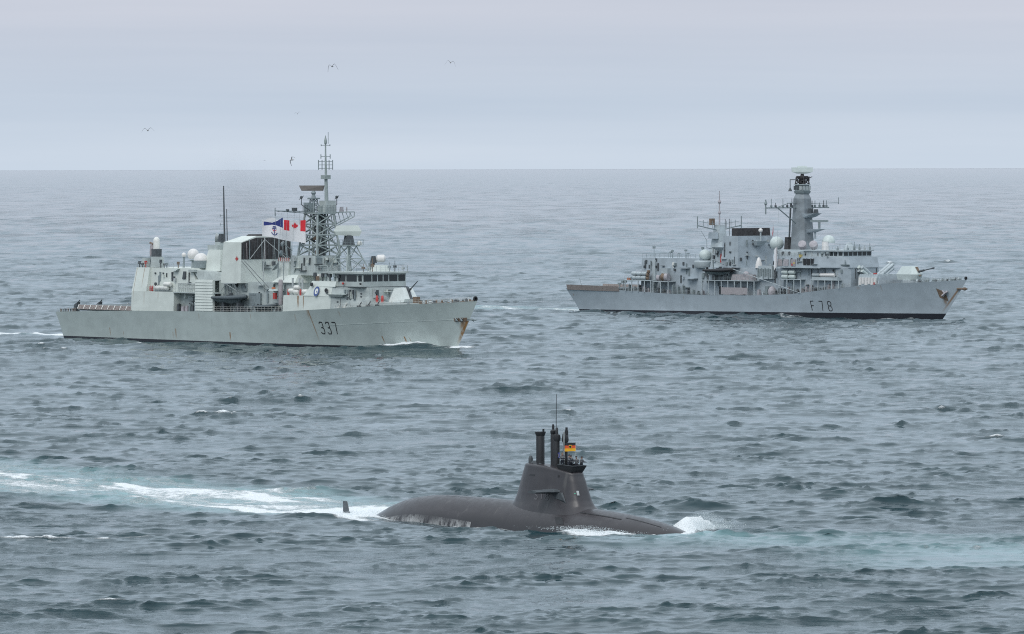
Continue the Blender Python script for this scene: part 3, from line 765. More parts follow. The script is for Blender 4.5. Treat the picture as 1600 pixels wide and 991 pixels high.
# crew in the bridge tub
def person_mesh(pose):
    J = {'pel': (0, 0, .95, .14), 'sp': (.0, 0, 1.15, .145), 'ch': (.02, 0, 1.36, .165), 'nk': (.03, 0, 1.50, .06), 'hd': (.06, 0, 1.60, .085), 'ht': (.05, 0, 1.72, .095),
         'ns': (.15, 0, 1.635, .025)}
    E_ = [('pel', 'sp'), ('sp', 'ch'), ('ch', 'nk'), ('nk', 'hd'), ('hd', 'ht'), ('hd', 'ns')]
    for s_, t in ((-1, 'r'), (1, 'l')):
        fwd = pose[0 if s_ < 0 else 1]
        J['sh' + t] = (.02, s_ * .19, 1.42, .085); J['el' + t] = (.05 + .16 * fwd, s_ * .27, 1.17, .065)
        J['wr' + t] = (.12 + .34 * fwd, s_ * .22, 1.10 + .12 * fwd, .045); J['ha' + t] = (.17 + .38 * fwd, s_ * .20, 1.09 + .12 * fwd, .04)
        J['th' + t] = (.19 + .37 * fwd, s_ * .155, 1.12 + .12 * fwd, .018)
        E_ += [('ch', 'sh' + t), ('sh' + t, 'el' + t), ('el' + t, 'wr' + t), ('wr' + t, 'ha' + t), ('wr' + t, 'th' + t)]
        for k in range(4):
            J['f%d' % k + t] = (.25 + .38 * fwd - .01 * abs(k - 1.5), s_ * (.165 + .024 * k), 1.06 + .12 * fwd, .013)
            E_.append(('ha' + t, 'f%d' % k + t))
        J['hp' + t] = (0, s_ * .10, .88, .115); J['kn' + t] = (.03, s_ * .11, .48, .085); J['an' + t] = (0, s_ * .11, .09, .06); J['to' + t] = (.17, s_ * .12, .05, .05)
        E_ += [('pel', 'hp' + t), ('hp' + t, 'kn' + t), ('kn' + t, 'an' + t), ('an' + t, 'to' + t)]
    names = list(J); ix = {k: i for i, k in enumerate(names)}
    me = bpy.data.meshes.new('person'); me.from_pydata([J[k][:3] for k in names], [(ix[a], ix[b]) for a, b in E_], [])
    ob = bpy.data.objects.new('person', me)
    md = ob.modifiers.new('skin', 'SKIN')
    if not me.skin_vertices: me.skin_vertices.new()
    for k in names:
        sv = me.skin_vertices[0].data[ix[k]]; sv.radius = (J[k][3], J[k][3]); sv.use_root = (k == 'pel')
    ob.modifiers.new('sub', 'SUBSURF').levels = 1; ob.modifiers['sub'].render_levels = 1
    return ob
def person(x, y, zf, rz, label, pose, hat):
    ob = person_mesh(pose); me = ob.data
    COL.objects.link(ob); me.materials.append(MATS['jacket'])
    wx, wy = FS.o + FS.f * x + FS.p * y
    ob.location = (wx, wy, zf); ob.rotation_euler = (0, 0, -FS.a + rz)
    tag(ob, label, 'person', 'crew on the submarine sail')
    if hat == 'cap': MB().lathe((.04, 0, 1.70), [(.105, 0), (.12, .07), (.10, .11), (.02, .12)], 12).box(.11, .22, -.07, .07, 1.70, 1.72).build('cap', 'black', ob, 40)
    elif hat == 'hair': MB().dome((.03, 0, 1.69), .112, -.1, 12, 5).build('hair', 'rusty', ob, True)
    else: MB().dome((.04, 0, 1.685), .118, -.25, 12, 5).build('watch_cap', 'black', ob, True)
    for q in (-.05, .02): MB().box(.135, .15, q, q + .03, 1.65, 1.67).build('eye', 'black', ob)
    return ob
person(-.95, -.55, 5.70, R(-40), 'crew member in dark jacket at the aft end of the submarine bridge, under the flag', (.5, .3), 'hair')
person(-.2, -.35, 5.54, R(20), 'tallest crew member standing in the middle of the submarine bridge tub', (.9, .9), 'watch')
person(-.5, .25, 5.44, R(160), 'crew member bent low behind the tub rail next to the middle man', (.4, .8), 'watch')
person(.38, .15, 5.36, R(-60), 'crew member in reflective bands right of the middle man in the bridge tub', (.6, .2), 'cap')
person(.60, .62, 5.36, R(10), 'foremost crew member at the front corner of the submarine bridge tub', (.9, .7), 'watch')

# ------------------------------------------------------------------ flags (cloth pieces on a wave surface)
def flag_piece(parent, surf, u0, u1, v0, v1, nm, mat, off=0.0, n1=10, n2=6):
    mb = MB(); t = .012
    mb.grid(lambda a, b: surf(u0 + (u1 - u0) * a, v0 + (v1 - v0) * b, off + t), n1, n2)
    mb.grid(lambda a, b: surf(u0 + (u1 - u0) * (1 - a), v0 + (v1 - v0) * b, off - t), n1, n2)
    return mb.build(nm, mat, parent, 'full')
def flag_shape(parent, surf, pts, nm, mat, off=.03):
    k = len(pts); c = (sum(p[0] for p in pts) / k, sum(p[1] for p in pts) / k)
    vs = [surf(c[0], c[1], off), surf(c[0], c[1], -off)] + [surf(p[0], p[1], off) for p in pts] + [surf(p[0], p[1], -off) for p in pts]
    fs = []
    for i in range(k):
        j = (i + 1) % k; fs += [(0, 2 + i, 2 + j), (1, 2 + k + j, 2 + k + i), (2 + i, 2 + k + i, 2 + k + j, 2 + j)]
    return MB().add(vs, fs).build(nm, mat, parent)
def wave_surf(w, h, amp, k, ph, droop=0.0, d=(-1, 0, 0), nrm=(0, 1, 0), taper=0.0):
    d = Vector(d).normalized(); nrm = Vector(nrm).normalized()
    def f(u, v, off):
        a = amp * u ** .8 * math.sin(k * u + ph + .8 * v)
        return d * (u * w) + Vector((0, 0, -(1 - v) * h * (1 - taper * u) - droop * u * u + .10 * amp * math.sin(k * u * 1.3 + v * 2))) + nrm * (a + off)
    return f
# German service flag on a short staff behind the tub
fl = frame_thing(FS, 'national_flag', 'black red and gold flag flying above the submarine crew', 'flag', .35, .1, 8.50)
MB().bar((0, 0, -2.6), (0, 0, .1), .03, 6).build('staff', 'pale_metal', fl)
sf = wave_surf(1.35, .86, .10, 5.0, .4, .05, (-1, -.15, 0), (0, 1, 0))
for i, (mt, nm) in enumerate((('flag_gold', 'gold_stripe'), ('flag_dred', 'red_stripe'), ('black', 'black_stripe'))):
    flag_piece(fl, sf, .02, 1, i / 3, (i + 1) / 3, nm, mt)
flag_shape(fl, sf, [(.40, .74), (.60, .74), (.61, .45), (.5, .28), (.39, .45)], 'shield', 'flag_gold', .025)
flag_shape(fl, sf, [(.5, .72), (.54, .62), (.59, .66), (.575, .45), (.53, .42), (.5, .32), (.47, .42), (.425, .45), (.41, .66), (.46, .62)], 'bird_emblem', 'black', .035)
fe = frame_thing(FS, 'small_blue_flag', 'small blue flag hanging between the submarine masts', 'flag', -1.75, -.1, 7.45)
MB().bar((0, 0, -1.5), (0, 0, .5), .015, 5).build('halyard', 'pale_metal', fe)
sf = wave_surf(.5, .55, .06, 4.0, 0, .05, (-.9, -.5, 0), (-.3, .9, 0))
flag_piece(fe, sf, 0, 1, 0, 1, 'cloth', 'flag_blue')
for i in range(12):
    a = i * math.pi / 6; cx, cy = .5 + .26 * math.cos(a), .5 + .26 * math.sin(a)
    flag_shape(fe, sf, [(cx + .05 * math.cos(t * math.pi / 2), cy + .05 * math.sin(t * math.pi / 2)) for t in range(4)], 'star', 'yellow', .02)
# ------------------------------------------------------------------ warship hull form
class HullForm:
    def __init__(s, xs0, xs1, xb0, xb1, wl_tab, dk_tab, zd_tab, flare=1.35, keel=-4.5):
        s.xs0, s.xs1, s.xb0, s.xb1 = xs0, xs1, xb0, xb1      # stern and bow x at the waterline / at the deck
        s.wl, s.dk, s.zdt, s.fl, s.keel = wl_tab, dk_tab, zd_tab, flare, keel
        n = 240; s.U = np.linspace(0, 1, n)
        def sm(tab):
            v = np.interp(s.U, *zip(*tab)); k = np.ones(19) / 19
            w = np.convolve(np.pad(v, 9, mode='reflect', reflect_type='odd'), k, 'valid'); w[-1] = v[-1]; return np.maximum(w, 0)
        s.W, s.D = sm(wl_tab), sm(dk_tab)
    def zd(s, x): return float(np.interp(x, *zip(*s.zdt)))
    def half(s, u, t):
        w = float(np.interp(u, s.U, s.W)); d = float(np.interp(u, s.U, s.D))
        if t >= 0: return w + (d - w) * t ** s.fl
        return w * (1 - .45 * t * t) * max(0, 1 - .6 * max(0, -t - .6))
    def pt(s, u, t, off=0.0):
        tt = max(t, -.3)
        xa = s.xs0 + (s.xs1 - s.xs0) * t; xb = s.xb0 + (s.xb1 - s.xb0) * tt
        x = xa + (xb - xa) * u
        z = s.zd(x) * t if t >= 0 else -s.keel * t
        return (x, -(s.half(u, t) + off), z)
    def surf(s, x, z, off=.03):
        """starboard skin point at x, z"""
        t = z / s.zd(x)
        xa = s.xs0 + (s.xs1 - s.xs0) * t; xb = s.xb0 + (s.xb1 - s.xb0) * t
        u = min(1, max(0, (x - xa) / (xb - xa)))
        return (x, -(s.half(u, t) + off), z)
    def edge(s, x, inset=0.0, dz=0.0):
        p = s.surf(x, s.zd(x) * .999, -inset); return (x, p[1], s.zd(x) + dz)
    def build(s, root, mat, deckmat):
        ts = [-1, -.6, -.25, -.06, 0, .04, .08, .14, .22, .3, .4, .5, .6, .7, .8, .9, .96, 1]
        nu = 110; mb = MB()
        us = [1 - (1 - i / nu) ** 1.25 for i in range(nu + 1)]
        for sg in (1, -1):
            mb.grid(lambda a, b: (lambda p: (p[0], p[1] * sg, p[2]))(s.pt(us[int(round(a * nu))], ts[int(round(b * (len(ts) - 1)))])), nu, len(ts) - 1)
        a = [s.pt(0, t) for t in ts]
        for i in range(len(ts) - 1):
            p, q = a[i], a[i + 1]; mb.add([p, (p[0], -p[1], p[2]), (q[0], -q[1], q[2]), q], [(0, 1, 2, 3)])
        h = mb.build('hull', mat, root, 30)
        xs = np.linspace(s.xs1, s.xb1 - .05, 120); d = MB()
        L = [s.edge(x, .05, -.12) for x in xs]
        d.add(L + [(p[0], -p[1], p[2]) for p in L], [(i, i + 1, 121 + i - 1 + 1 - 1 + 0, 120 + i) for i in range(119)])
        d.build('main_deck', deckmat, root)
        return h

def stanchions(root, H, x0, x1, side=-1, h=1.0, step=2.0, inset=.12, mat='pale_metal'):
    k = max(1, int(round((x1 - x0) / step))); pts = []
    for i in range(k + 1):
        x = x0 + (x1 - x0) * i / k; p = H.edge(x, inset); pts.append((x, p[1] * (1 if side < 0 else -1), p[2] - .12))
    return railing(MB(), pts, h, step, .032).build('guard_rail', mat, root)

def canister(root, x, y, z, L, r, mat='white_paint', ends=None, axis=(1, 0, 0)):
    prof = [(r * .25, -L / 2), (r * .8, -L / 2 + .08), (r, -L / 2 + .25), (r, -.04), (r * 1.06, -.03), (r * 1.06, .03), (r, .04), (r, L / 2 - .25), (r * .8, L / 2 - .08), (r * .25, L / 2)]
    return MB().lathe((x, y, z), prof, 14, axis).build('liferaft_canister', mat, root, 40)

def window_row(parent, p0, p1, zb, zt, n, gap=.18, nrm=(0, -1, 0), mat='window_glass', widths=None, tilt=0.0):
    """separate panes along the line p0-p1 (xy), a little proud of the wall, each with a frame"""
    p0, p1 = Vector((p0[0], p0[1], 0)), Vector((p1[0], p1[1], 0)); L = (p1 - p0).length; d = (p1 - p0) / L; nv = Vector(nrm)
    ws = widths or [1] * n; tot = sum(ws); x = 0
    for w in ws:
        ln = L * w / tot; a = p0 + d * (x + gap / 2); b = p0 + d * (x + ln - gap / 2); x += ln
        o = nv * .05; up = nv * tilt; e = nv * .05
        A, B_, C, D_ = a + Vector((0, 0, zb)), b + Vector((0, 0, zb)), b + up + Vector((0, 0, zt)), a + up + Vector((0, 0, zt))
        MB().frus([A - e, B_ - e, C - e, D_ - e], [A + o, B_ + o, C + o, D_ + o]).build('window', mat, parent)

def inflatable(fr, x, y, z, L, label, tubemat='rubber', console=True, rz=0.0):
    b = frame_thing(fr, 'inflatable_boat', label, 'boat', x, y, z, rz)
    W = L * .155; r = L * .05
    path = [(-L / 2, -W, 0), (L * .15, -W, .02), (L * .32, -W * .8, .12), (L * .44, -W * .4, .26), (L * .49, 0, .34), (L * .44, W * .4, .26), (L * .32, W * .8, .12), (L * .15, W, .02), (-L / 2, W, 0)]
    mb = MB(); k = 10
    P_ = [Vector(p) for p in path]; vs = []; n = 10
    for i, p in enumerate(P_):
        d = (P_[min(i + 1, len(P_) - 1)] - P_[max(i - 1, 0)]).normalized(); a = Vector((0, 0, 1)); s_ = d.cross(a).normalized()
        rr = r * (.55 if i in (0, len(P_) - 1) else 1)
        vs += [p + (a * math.cos(2 * math.pi * q / n) + s_ * math.sin(2 * math.pi * q / n)) * rr for q in range(n)]
    mb.add(vs, [(i * n + q, i * n + (q + 1) % n, (i + 1) * n + (q + 1) % n, (i + 1) * n + q) for i in range(len(P_) - 1) for q in range(n)] + [tuple(range(n)), tuple(range((len(P_) - 1) * n, len(P_) * n))])
    mb.build('tube', tubemat, b, True)
    hb = MB()
    secs = []
    for (xx, w, dz, zz) in ((-L / 2, .85, -.11, 0), (0, .9, -.13, 0), (L * .25, .7, -.11, .05), (L * .42, .25, -.02, .2)):
        secs += [(xx, -W * w, zz), (xx, -W * w * .55, zz + dz * L * .6), (xx, 0, zz + dz * L), (xx, W * w * .55, zz + dz * L * .6), (xx, W * w, zz)]
    hb.add(secs, [(i * 5 + q, i * 5 + q + 1, i * 5 + 6 + q, i * 5 + 5 + q) for i in range(3) for q in range(4)] + [(0, 1, 2, 3, 4)])
    hb.add([(-L / 2, -W, .02), (L * .3, -W * .7, .08), (L * .3, W * .7, .08), (-L / 2, W, .02)], [(0, 1, 2, 3)])
    hb.build('keel', 'mid_grey', b)
    if console:
        MB().box(-.3, .35, -.3, .3, .05, .95, 0, .2).box(-1.3, -.5, -.25, .25, .05, .6).build('console', 'dark_grey', b)
        MB().box(-L / 2 - .25, -L / 2 + .2, -.25, .25, -.2, .75, .1, .05).build('outboard', 'black', b)
    return b

# ================================================================== frigate 337
HA = HullForm(-62.5, -64.5, 62.0, 68.5,
              [(0, 6.1), (.2, 7.1), (.45, 7.7), (.62, 7.0), (.78, 4.9), (.9, 2.4), (1, 0)],
              [(0, 6.8), (.12, 7.6), (.25, 8.1), (.62, 8.15), (.73, 7.6), (.82, 6.3), (.9, 4.3), (.96, 2.1), (1, 0)],
              [(-65, 5.6), (-36, 6.35), (0, 6.72), (16, 7.08), (31, 7.88), (40, 8.42), (48, 8.88), (56, 9.22), (62, 9.5), (69, 10.0)])
ship = thing('frigate', 'pale green grey frigate numbered 337 with flags flying and rust streaks, left', 'warship', (FA.o[0], FA.o[1], 0), -FA.a)
hullA = HA.build(ship, 'hull_a', 'deck_a')
lettering(MB(), '337', 26.9, 2.75, 2.35, 1.25, .65, .22, HA.surf, -.10).build('hull_number', 'black', hullA)
# knuckle strake and draught line
MB().grid(lambda u, v: HA.surf(29 + 38 * u, 4.4 + 1.9 * u + .12 * v, .015 + .03 * (1 - abs(2 * v - 1))), 50, 2).build('knuckle', 'hull_a', hullA)
# anchor and hawse pocket at the stem
MB().grid(lambda u, v: HA.surf(62.6 + 3.0 * u, 5.75 + .75 * v + .1 * u, .06), 10, 3).build('anchor_pocket', 'rusty', hullA)
for x in (63.3, 64.4):
    p = HA.surf(x, 6.2, .25); MB().bar((x - .4, p[1], 6.5), (x + .5, p[1] - .1, 5.9), .13).bar((x - .3, p[1], 5.9), (x + .5, p[1], 6.45), .1).build('anchor_fluke', 'mid_grey', hullA)
MB().path([(65.9, -.35, 6.35), (67.6, -.35, 6.15), (67.7, .35, 6.15), (66.2, .35, 6.35)], .12).bar((66.4, 0, 6.3), (67.4, 0, 5.9), .1).build('anchor', 'mid_grey', hullA)
MB().lathe((67.9, 0, 10.35), [(.28, -.12), (.52, -.12), (.52, .12), (.28, .12), (.28, -.12)], 16, (1, 0, 0)).build('bullring', 'black', ship)
# --- flight deck
fd = MB().plan([(-57, -6.3), (-36, -6.9), (-36, 6.9), (-57, 6.3)], 6.0, 7.15).build('flight_deck', 'deck_a', ship)
for sg in (-1, 1):
    for i in range(9):
        x0 = -56.5 + 2.25 * i; x1 = x0 + 2.1
        y0 = 6.35 + .6 * i / 9
        pn = MB().add([(x0, sg * y0, 7.25), (x1, sg * (y0 + .06), 7.25), (x1 + .9, sg * (y0 + 1.15), 6.35), (x0 + .9, sg * (y0 + 1.1), 6.35)], [(0, 1, 2, 3)]).build('safety_net', 'netting', fd)
        MB().bar((x0, sg * y0, 7.3), (x0 + .9, sg * (y0 + 1.15), 6.42), .075, 5).build('net_strut', 'white_paint', pn)
stanchions(ship, HA, -64, -57, -1, .9, 1.4)
for x, y in ((-61.5, -3.5), (-61.0, 2.0), (-45.5, 4.5)):
    MB().frus([(x - .5, y - .5, 5.6), (x + .5, y - .5, 5.6), (x + .5, y + .5, 5.6), (x - .5, y + .5, 5.6)], [(x - .3, y - .4, 7.1), (x + .9, y - .4, 7.7), (x + .9, y + .4, 7.7), (x - .3, y + .4, 7.1)]).bar((x + .3, y, 7.3), (x + 1.3, y, 8.1), .12).build('deck_winch', 'dark_grey', ship)
for x, y, h_ in ((-50, 4.5, 1.2), (-47.5, 4.8, .8), (-43, 4.6, 1.5), (-41.8, 4.4, 1.4), (-38.5, -2.0, 1.7), (-37.6, -3.2, 1.9), (-37, -4.5, 1.7)):
    MB().box(x - .45, x + .45, y - .35, y + .35, 7.1, 7.15 + h_ * .7).bar((x - .25, y, 7.1), (x - .25, y, 7.15 + h_), .09).bar((x + .25, y, 7.1), (x + .25, y, 7.15 + h_ * .9), .09).build('deck_gear', random.choice(['mid_grey', 'dark_grey', 'super_a_dark']), ship)
for i in range(7):
    x = -63.5 + i * .95; y = -6.1 - .05 * i
    MB().lathe((x, y, HA.zd(x) - .1), [(.16, 0), (.16, .5), (.24, .55), (.24, .7), (.1, .72)], 8).build('bollard', random.choice(['rusty', 'mid_grey', 'dark_grey']), ship)
# --- hangar
MB().box(-35.9, -21.0, -7.85, 7.85, 6.2, 10.5, .1, 0, .15, .15).build('hangar_base', 'super_a', ship)
up = MB().plan([(-35.8, -7.7), (-30.7, -7.65), (-30.7, -6.5), (-14.0, -6.5), (-14.0, 6.5), (-35.8, 7.7)], 10.503, 15.45,
               [(-35.5, -6.6), (-30.9, -6.6), (-30.9, -6.2), (-16.6, -6.2), (-16.6, 6.2), (-35.5, 6.6)]).build('hangar', 'super_a', ship)
for x in (-29.2, -26.4): MB().lathe((x, -6.42, 14.3), [(.2, -.1), (.2, .1), (.05, .12)], 10, (0, -1, .12)).build('porthole', 'dark_grey', up)
MB().frus([(-19.7, -6.55, 13.2), (-18.9, -6.55, 13.2), (-18.9, -6.3, 13.2), (-19.7, -6.3, 13.2)], [(-19.4, -6.45, 14.8), (-18.6, -6.45, 14.8), (-18.6, -6.2, 14.8), (-19.4, -6.2, 14.8)]).build('wall_vent', 'dark_grey', up)
MB().box(-22.6, -21.2, -7.1, -6.2, 14.9, 15.3, -.3, -.3, .4, 0).build('ledge_bracket', 'super_a_dark', up)
MB().box(-16.9, -14.9, -7.0, -6.1, 14.7, 15.2).build('ledge_bracket', 'super_a_dark', up)
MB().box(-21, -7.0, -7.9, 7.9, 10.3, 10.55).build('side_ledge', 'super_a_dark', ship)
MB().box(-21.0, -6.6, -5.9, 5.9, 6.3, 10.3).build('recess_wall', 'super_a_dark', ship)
for x, w, h_, mt in ((-20.2, .6, 1.6, 'dark_grey'), (-18.6, .9, 1.1, 'canvas'), (-17.2, .8, 1.2, 'canvas'), (-16.2, .5, 1.6, 'mid_grey'), (-15.2, .7, 1.3, 'dark_grey'), (-14.2, .6, 1.9, 'mid_grey')):
    MB().box(x - w / 2, x + w / 2, -7.4, -6.5, 6.3, 6.4 + h_, .05, .1, .1, .05).bar((x, -7.2, 6.3), (x + .2, -7.1, 6.6 + h_), .1).build('deck_locker', mt, ship)
for x, z in ((-27.2, 11.2), (-25.0, 11.2), (-24.0, 12.05)): canister(ship, x, -7.1, z, 2.4, .48)
MB().box(-28.3, -22.9, -7.5, -6.7, 10.55, 10.75).build('raft_rack', 'mid_grey', ship)
for x in (-29.6, -28.9): MB().lathe((x, -7.4, 10.55), [(.18, 0), (.22, .2), (.18, 1.0), (.05, 1.15)], 8).build('fire_bottle', 'red', ship, True)
MB().lathe((-28.2, -7.1, 10.5), [(.12, 0), (.12, 1.3), (.3, 1.4), (.3, 1.8), (.1, 1.9)], 8).build('davit_post', 'dark_grey', ship)
railing(MB(), [(-30.5, -7.7, 10.5), (-13.4, -7.7, 10.5)], 1.05, 1.4, .035).build('guard_rail', 'pale_metal', ship)
mb = MB()
for i in range(12): mb.bar((-21.0 + i * .62, -6.7, 10.55), (-20.7 + i * .62, -6.7, 12.3), .06, 5)
mb.bar((-21, -6.7, 12.3), (-13.6, -6.7, 12.3), .08, 5).bar((-21, -6.7, 11.4), (-13.6, -6.7, 11.4), .05, 5).build('stowage_rack', 'pale_metal', ship)
# slanted cheek ahead of the hangar, its shade put into darker paint
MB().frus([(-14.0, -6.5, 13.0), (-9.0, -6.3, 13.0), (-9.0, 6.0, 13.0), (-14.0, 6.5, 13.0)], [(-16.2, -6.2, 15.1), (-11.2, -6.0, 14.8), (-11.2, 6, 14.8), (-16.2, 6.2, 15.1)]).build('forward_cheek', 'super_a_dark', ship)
# roller door of slats
lv = MB().box(-13.35, -7.15, -7.95, -7.45, 6.55, 13.2).build('roller_door', 'super_a', ship)
sl = None
for i in range(11):
    z = 6.75 + i * .585
    if sl is None:
        sl = MB().frus([(-13.25, -8.1, 0), (-7.25, -8.1, 0), (-7.25, -7.9, 0), (-13.25, -7.9, 0)], [(-13.25, -8.0, .50), (-7.25, -8.0, .50), (-7.25, -7.9, .50), (-13.25, -7.9, .50)]).build('slat', 'super_a', lv); sl.location.z = z
    else:
        c_ = sl.copy(); COL.objects.link(c_); c_.location.z = z
# --- hangar roof fit: close-in gun mount
cw = MB().lathe((-33.6, -3.0, 15.4), [(1.5, 0), (1.5, .5), (1.2, .6)], 16).build('gun_mount_base', 'mid_grey', ship, 40)
MB().frus([(-34.9, -4.0, 15.9), (-32.2, -4.0, 15.9), (-32.2, -2.0, 15.9), (-34.9, -2.0, 15.9)], [(-34.5, -3.7, 18.0), (-32.7, -3.7, 18.0), (-32.7, -2.3, 18.0), (-34.5, -2.3, 18.0)]).build('mount_body', 'mid_grey', cw)
MB().frus([(-33.9, -3.9, 17.4), (-32.5, -3.8, 17.2), (-32.5, -2.3, 17.2), (-33.9, -2.3, 17.4)], [(-34.2, -3.7, 19.3), (-32.4, -3.7, 19.3), (-32.4, -2.3, 19.3), (-34.2, -2.3, 19.3)]).build('breech_housing', 'dark_grey', cw)
MB().lathe((-34.5, -3.2, 17.2), [(.35, 0), (.55, .3), (.6, 1.6), (.5, 2.6), (.4, 3.2)], 12).build('ammunition_drum', 'pink_cover', cw, True)
MB().lathe((-33.3, -3.0, 19.2), [(.72, 0), (.72, 1.7), (.66, 2.1), (.5, 2.4), (.25, 2.6), (.02, 2.65)], 16).build('radome', 'white_paint', cw, True)
MB().lathe((-34.0, -3.3, 20.3), [(.22, 0), (.22, 1.2)], 8, (-1, 0, .25)).build('barrel', 'rusty', cw)
for x0, x1, h_ in ((-35.2, -33.8, 1.9), (-32.0, -29.0, 2.2)):
    MB().box(x0, x1, -5.6, -4.2, 15.5, 15.5 + h_, .15, .15, .1, .1).build('ammunition_locker', 'super_a_dark', ship)
railing(MB(), [(-35.3, -6.5, 15.45), (-17.0, -6.1, 15.45)], 1.05, 1.5, .035).build('guard_rail', 'pale_metal', ship)
for x, y, h_, mt in ((-35.0, -6.2, 1.3, 'dark_grey'), (-34.0, -6.2, .9, 'dark_grey'), (-32.8, -6.2, 1.4, 'red'), (-27.8, -6.0, 1.7, 'dark_grey'), (-26.6, -6.0, .9, 'dark_grey'), (-25.7, -6.0, 1.0, 'mid_grey'), (-22.4, -5.5, 1.3, 'rusty')):
    MB().bar((x, y, 15.4), (x, y, 15.45 + h_), .12, 6).box(x - .25, x + .25, y - .2, y + .2, 15.45 + h_ * .55, 15.45 + h_).build('roof_fitting', mt, ship)
def radome(root, x, y, z, r, drum_h, mat='dome_white', base='mid_grey', drum_r=None):
    dr = drum_r or r
    o = MB().lathe((x, y, z), [(dr * .96, 0), (dr, .05), (dr, drum_h)], 20).build('radome_drum', base, root, 40)
    MB().dome((x, y, z + drum_h), r, 0.0 if drum_r is None else -.7, 22, 9).build('radome_cap', mat, o, True)
    return o
radome(ship, -17.5, -3.2, 15.45, 1.55, 1.6)
o = MB().lathe((-22.6, -1.4, 15.4), [(.5, 0), (.35, 1.4), (.9, 1.7)], 12).build('radome_drum', 'mid_grey', ship); MB().dome((-22.6, -1.4, 18.2), 1.25, -.75, 20, 9).build('radome_cap', 'dome_white', o, True)
o = MB().bar((-25.6, -1.6, 15.4), (-25.6, -1.6, 17.8), .18, 8).build('radome_drum', 'mid_grey', ship); MB().dome((-25.6, -1.6, 18.1), .5, -.8, 14, 7).build('radome_cap', 'dome_white', o, True)
# director tower aft of the funnel
dt = MB().box(-17.2, -11.0, -3.2, 3.0, 14.9, 19.3, 1.5, .6, .6, .4).build('director_tower', 'super_a', ship)
MB().box(-16.6, -13.2, -2.2, 1.2, 19.3, 20.3).box(-15.4, -13.8, -1.2, .4, 20.3, 20.9).build('director_pedestal', 'super_a_dark', dt)
MB().lathe((-15.6, -.4, 21.7), [(.1, -.4), (.75, -.25), (1.1, .25), (1.05, .3), (.6, 0), (.05, -.1)], 18, (-.75, -.66, .1)).build('director_dish', 'pale_metal', dt, True)
MB().box(-14.6, -13.7, -.9, .1, 20.8, 22.6, .1, .1, .1, .1).build('director_box', 'dark_grey', dt)
railing(MB(), [(-22, 2.5, 15.4), (-17, 2.5, 15.4)], 3.6, .8, .05, 2).build('antenna_rack', 'mid_grey', ship)
MB().lathe((-17.6, -2.4, 17.6), [(.05, 0), (.5, .25), (.55, .3)], 12, (-.5, -.8, -.3)).build('small_dish', 'mid_grey', dt)
# tall whips by the funnel
o = MB().bar((-12.2, -1.0, 17.0), (-12.6, -1.0, 32.6), .24, 8, .12).build('whip_mast', 'dark_grey', ship)
for z in (24.6, 26.4): MB().bar((-12.4, -1, z), (-13.8, -1, z), .05, 5).bar((-13.8, -1, z - .3), (-13.8, -1, z + .3), .06, 5).build('stub_aerial', 'mid_grey', o)
MB().bar((-10.9, -1.3, 17.0), (-11.2, -1.3, 27.8), .16, 8, .07).build('whip_mast', 'dark_grey', ship)
# --- midships house and funnel
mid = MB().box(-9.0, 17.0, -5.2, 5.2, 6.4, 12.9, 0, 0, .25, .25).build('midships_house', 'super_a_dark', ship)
fun = MB()
side = [(-6.2, -6.7), (.5, -6.7), (.5, 6.9), (-6.2, 6.9)]; sh = [(-5.7, -6.3), (.3, -6.3), (.3, 6.6), (-5.7, 6.6)]
fun.plan(side, 12.6, 21.0, sh)
fun.frus([(-5.7, -6.3, 21.003), (.3, -6.3, 21.003), (.3, 6.6, 21.003), (-5.7, 6.6, 21.003)], [(-4.6, -2.3, 22.25), (.15, -2.3, 22.25), (.15, 5.0, 22.25), (-4.6, 5.0, 22.25)])
fun = fun.build('funnel', 'super_a', ship)
# louvred intake on the forward face
def ffx(z): return .5 - .2 * (z - 12.6) / 8.4
MB().frus([(ffx(17.5), -6.35, 17.5), (ffx(17.5) + .06, -6.35, 17.5), (ffx(17.5) + .06, 6.65, 17.5), (ffx(17.5), 6.65, 17.5)], [(ffx(20.9), -6.25, 20.9), (ffx(20.9) + .06, -6.25, 20.9), (ffx(20.9) + .06, 6.5, 20.9), (ffx(20.9), 6.5, 20.9)]).build('intake_panel', 'soot', fun)
MB().add([(.37, -6.2, 20.93), (.37, 6.5, 20.93), (.24, 5.0, 21.95), (.24, -2.3, 21.95)], [(0, 1, 2, 3)]).build('intake_panel', 'soot', fun)
for i in range(14):
    y = -6.0 + i * .95; zt = 20.9 if (y < -2.5 or y > 5.2) else 21.8
    MB().bar((.60, y, 17.5), (.46, y, zt), .07, 5).build('louvre', 'pink_cover' if i in (1, 6) else 'dark_grey', fun)
for y in (-4.5, -1.2, 2.2, 5.2): MB().bar((.68, y, 17.4), (.5, y * .96, 21.6), .09, 5).build('grille_post', 'mid_grey', fun)
MB().box(-4.2, -.6, -1.6, 4.2, 22.25, 22.6, .3, .3, .3, .3).build('exhaust_rim', 'soot', fun)
MB().bar((.1, 1.0, 22.2), (.1, 1.0, 23.1), .22, 8).build('exhaust_stub', 'soot', fun)
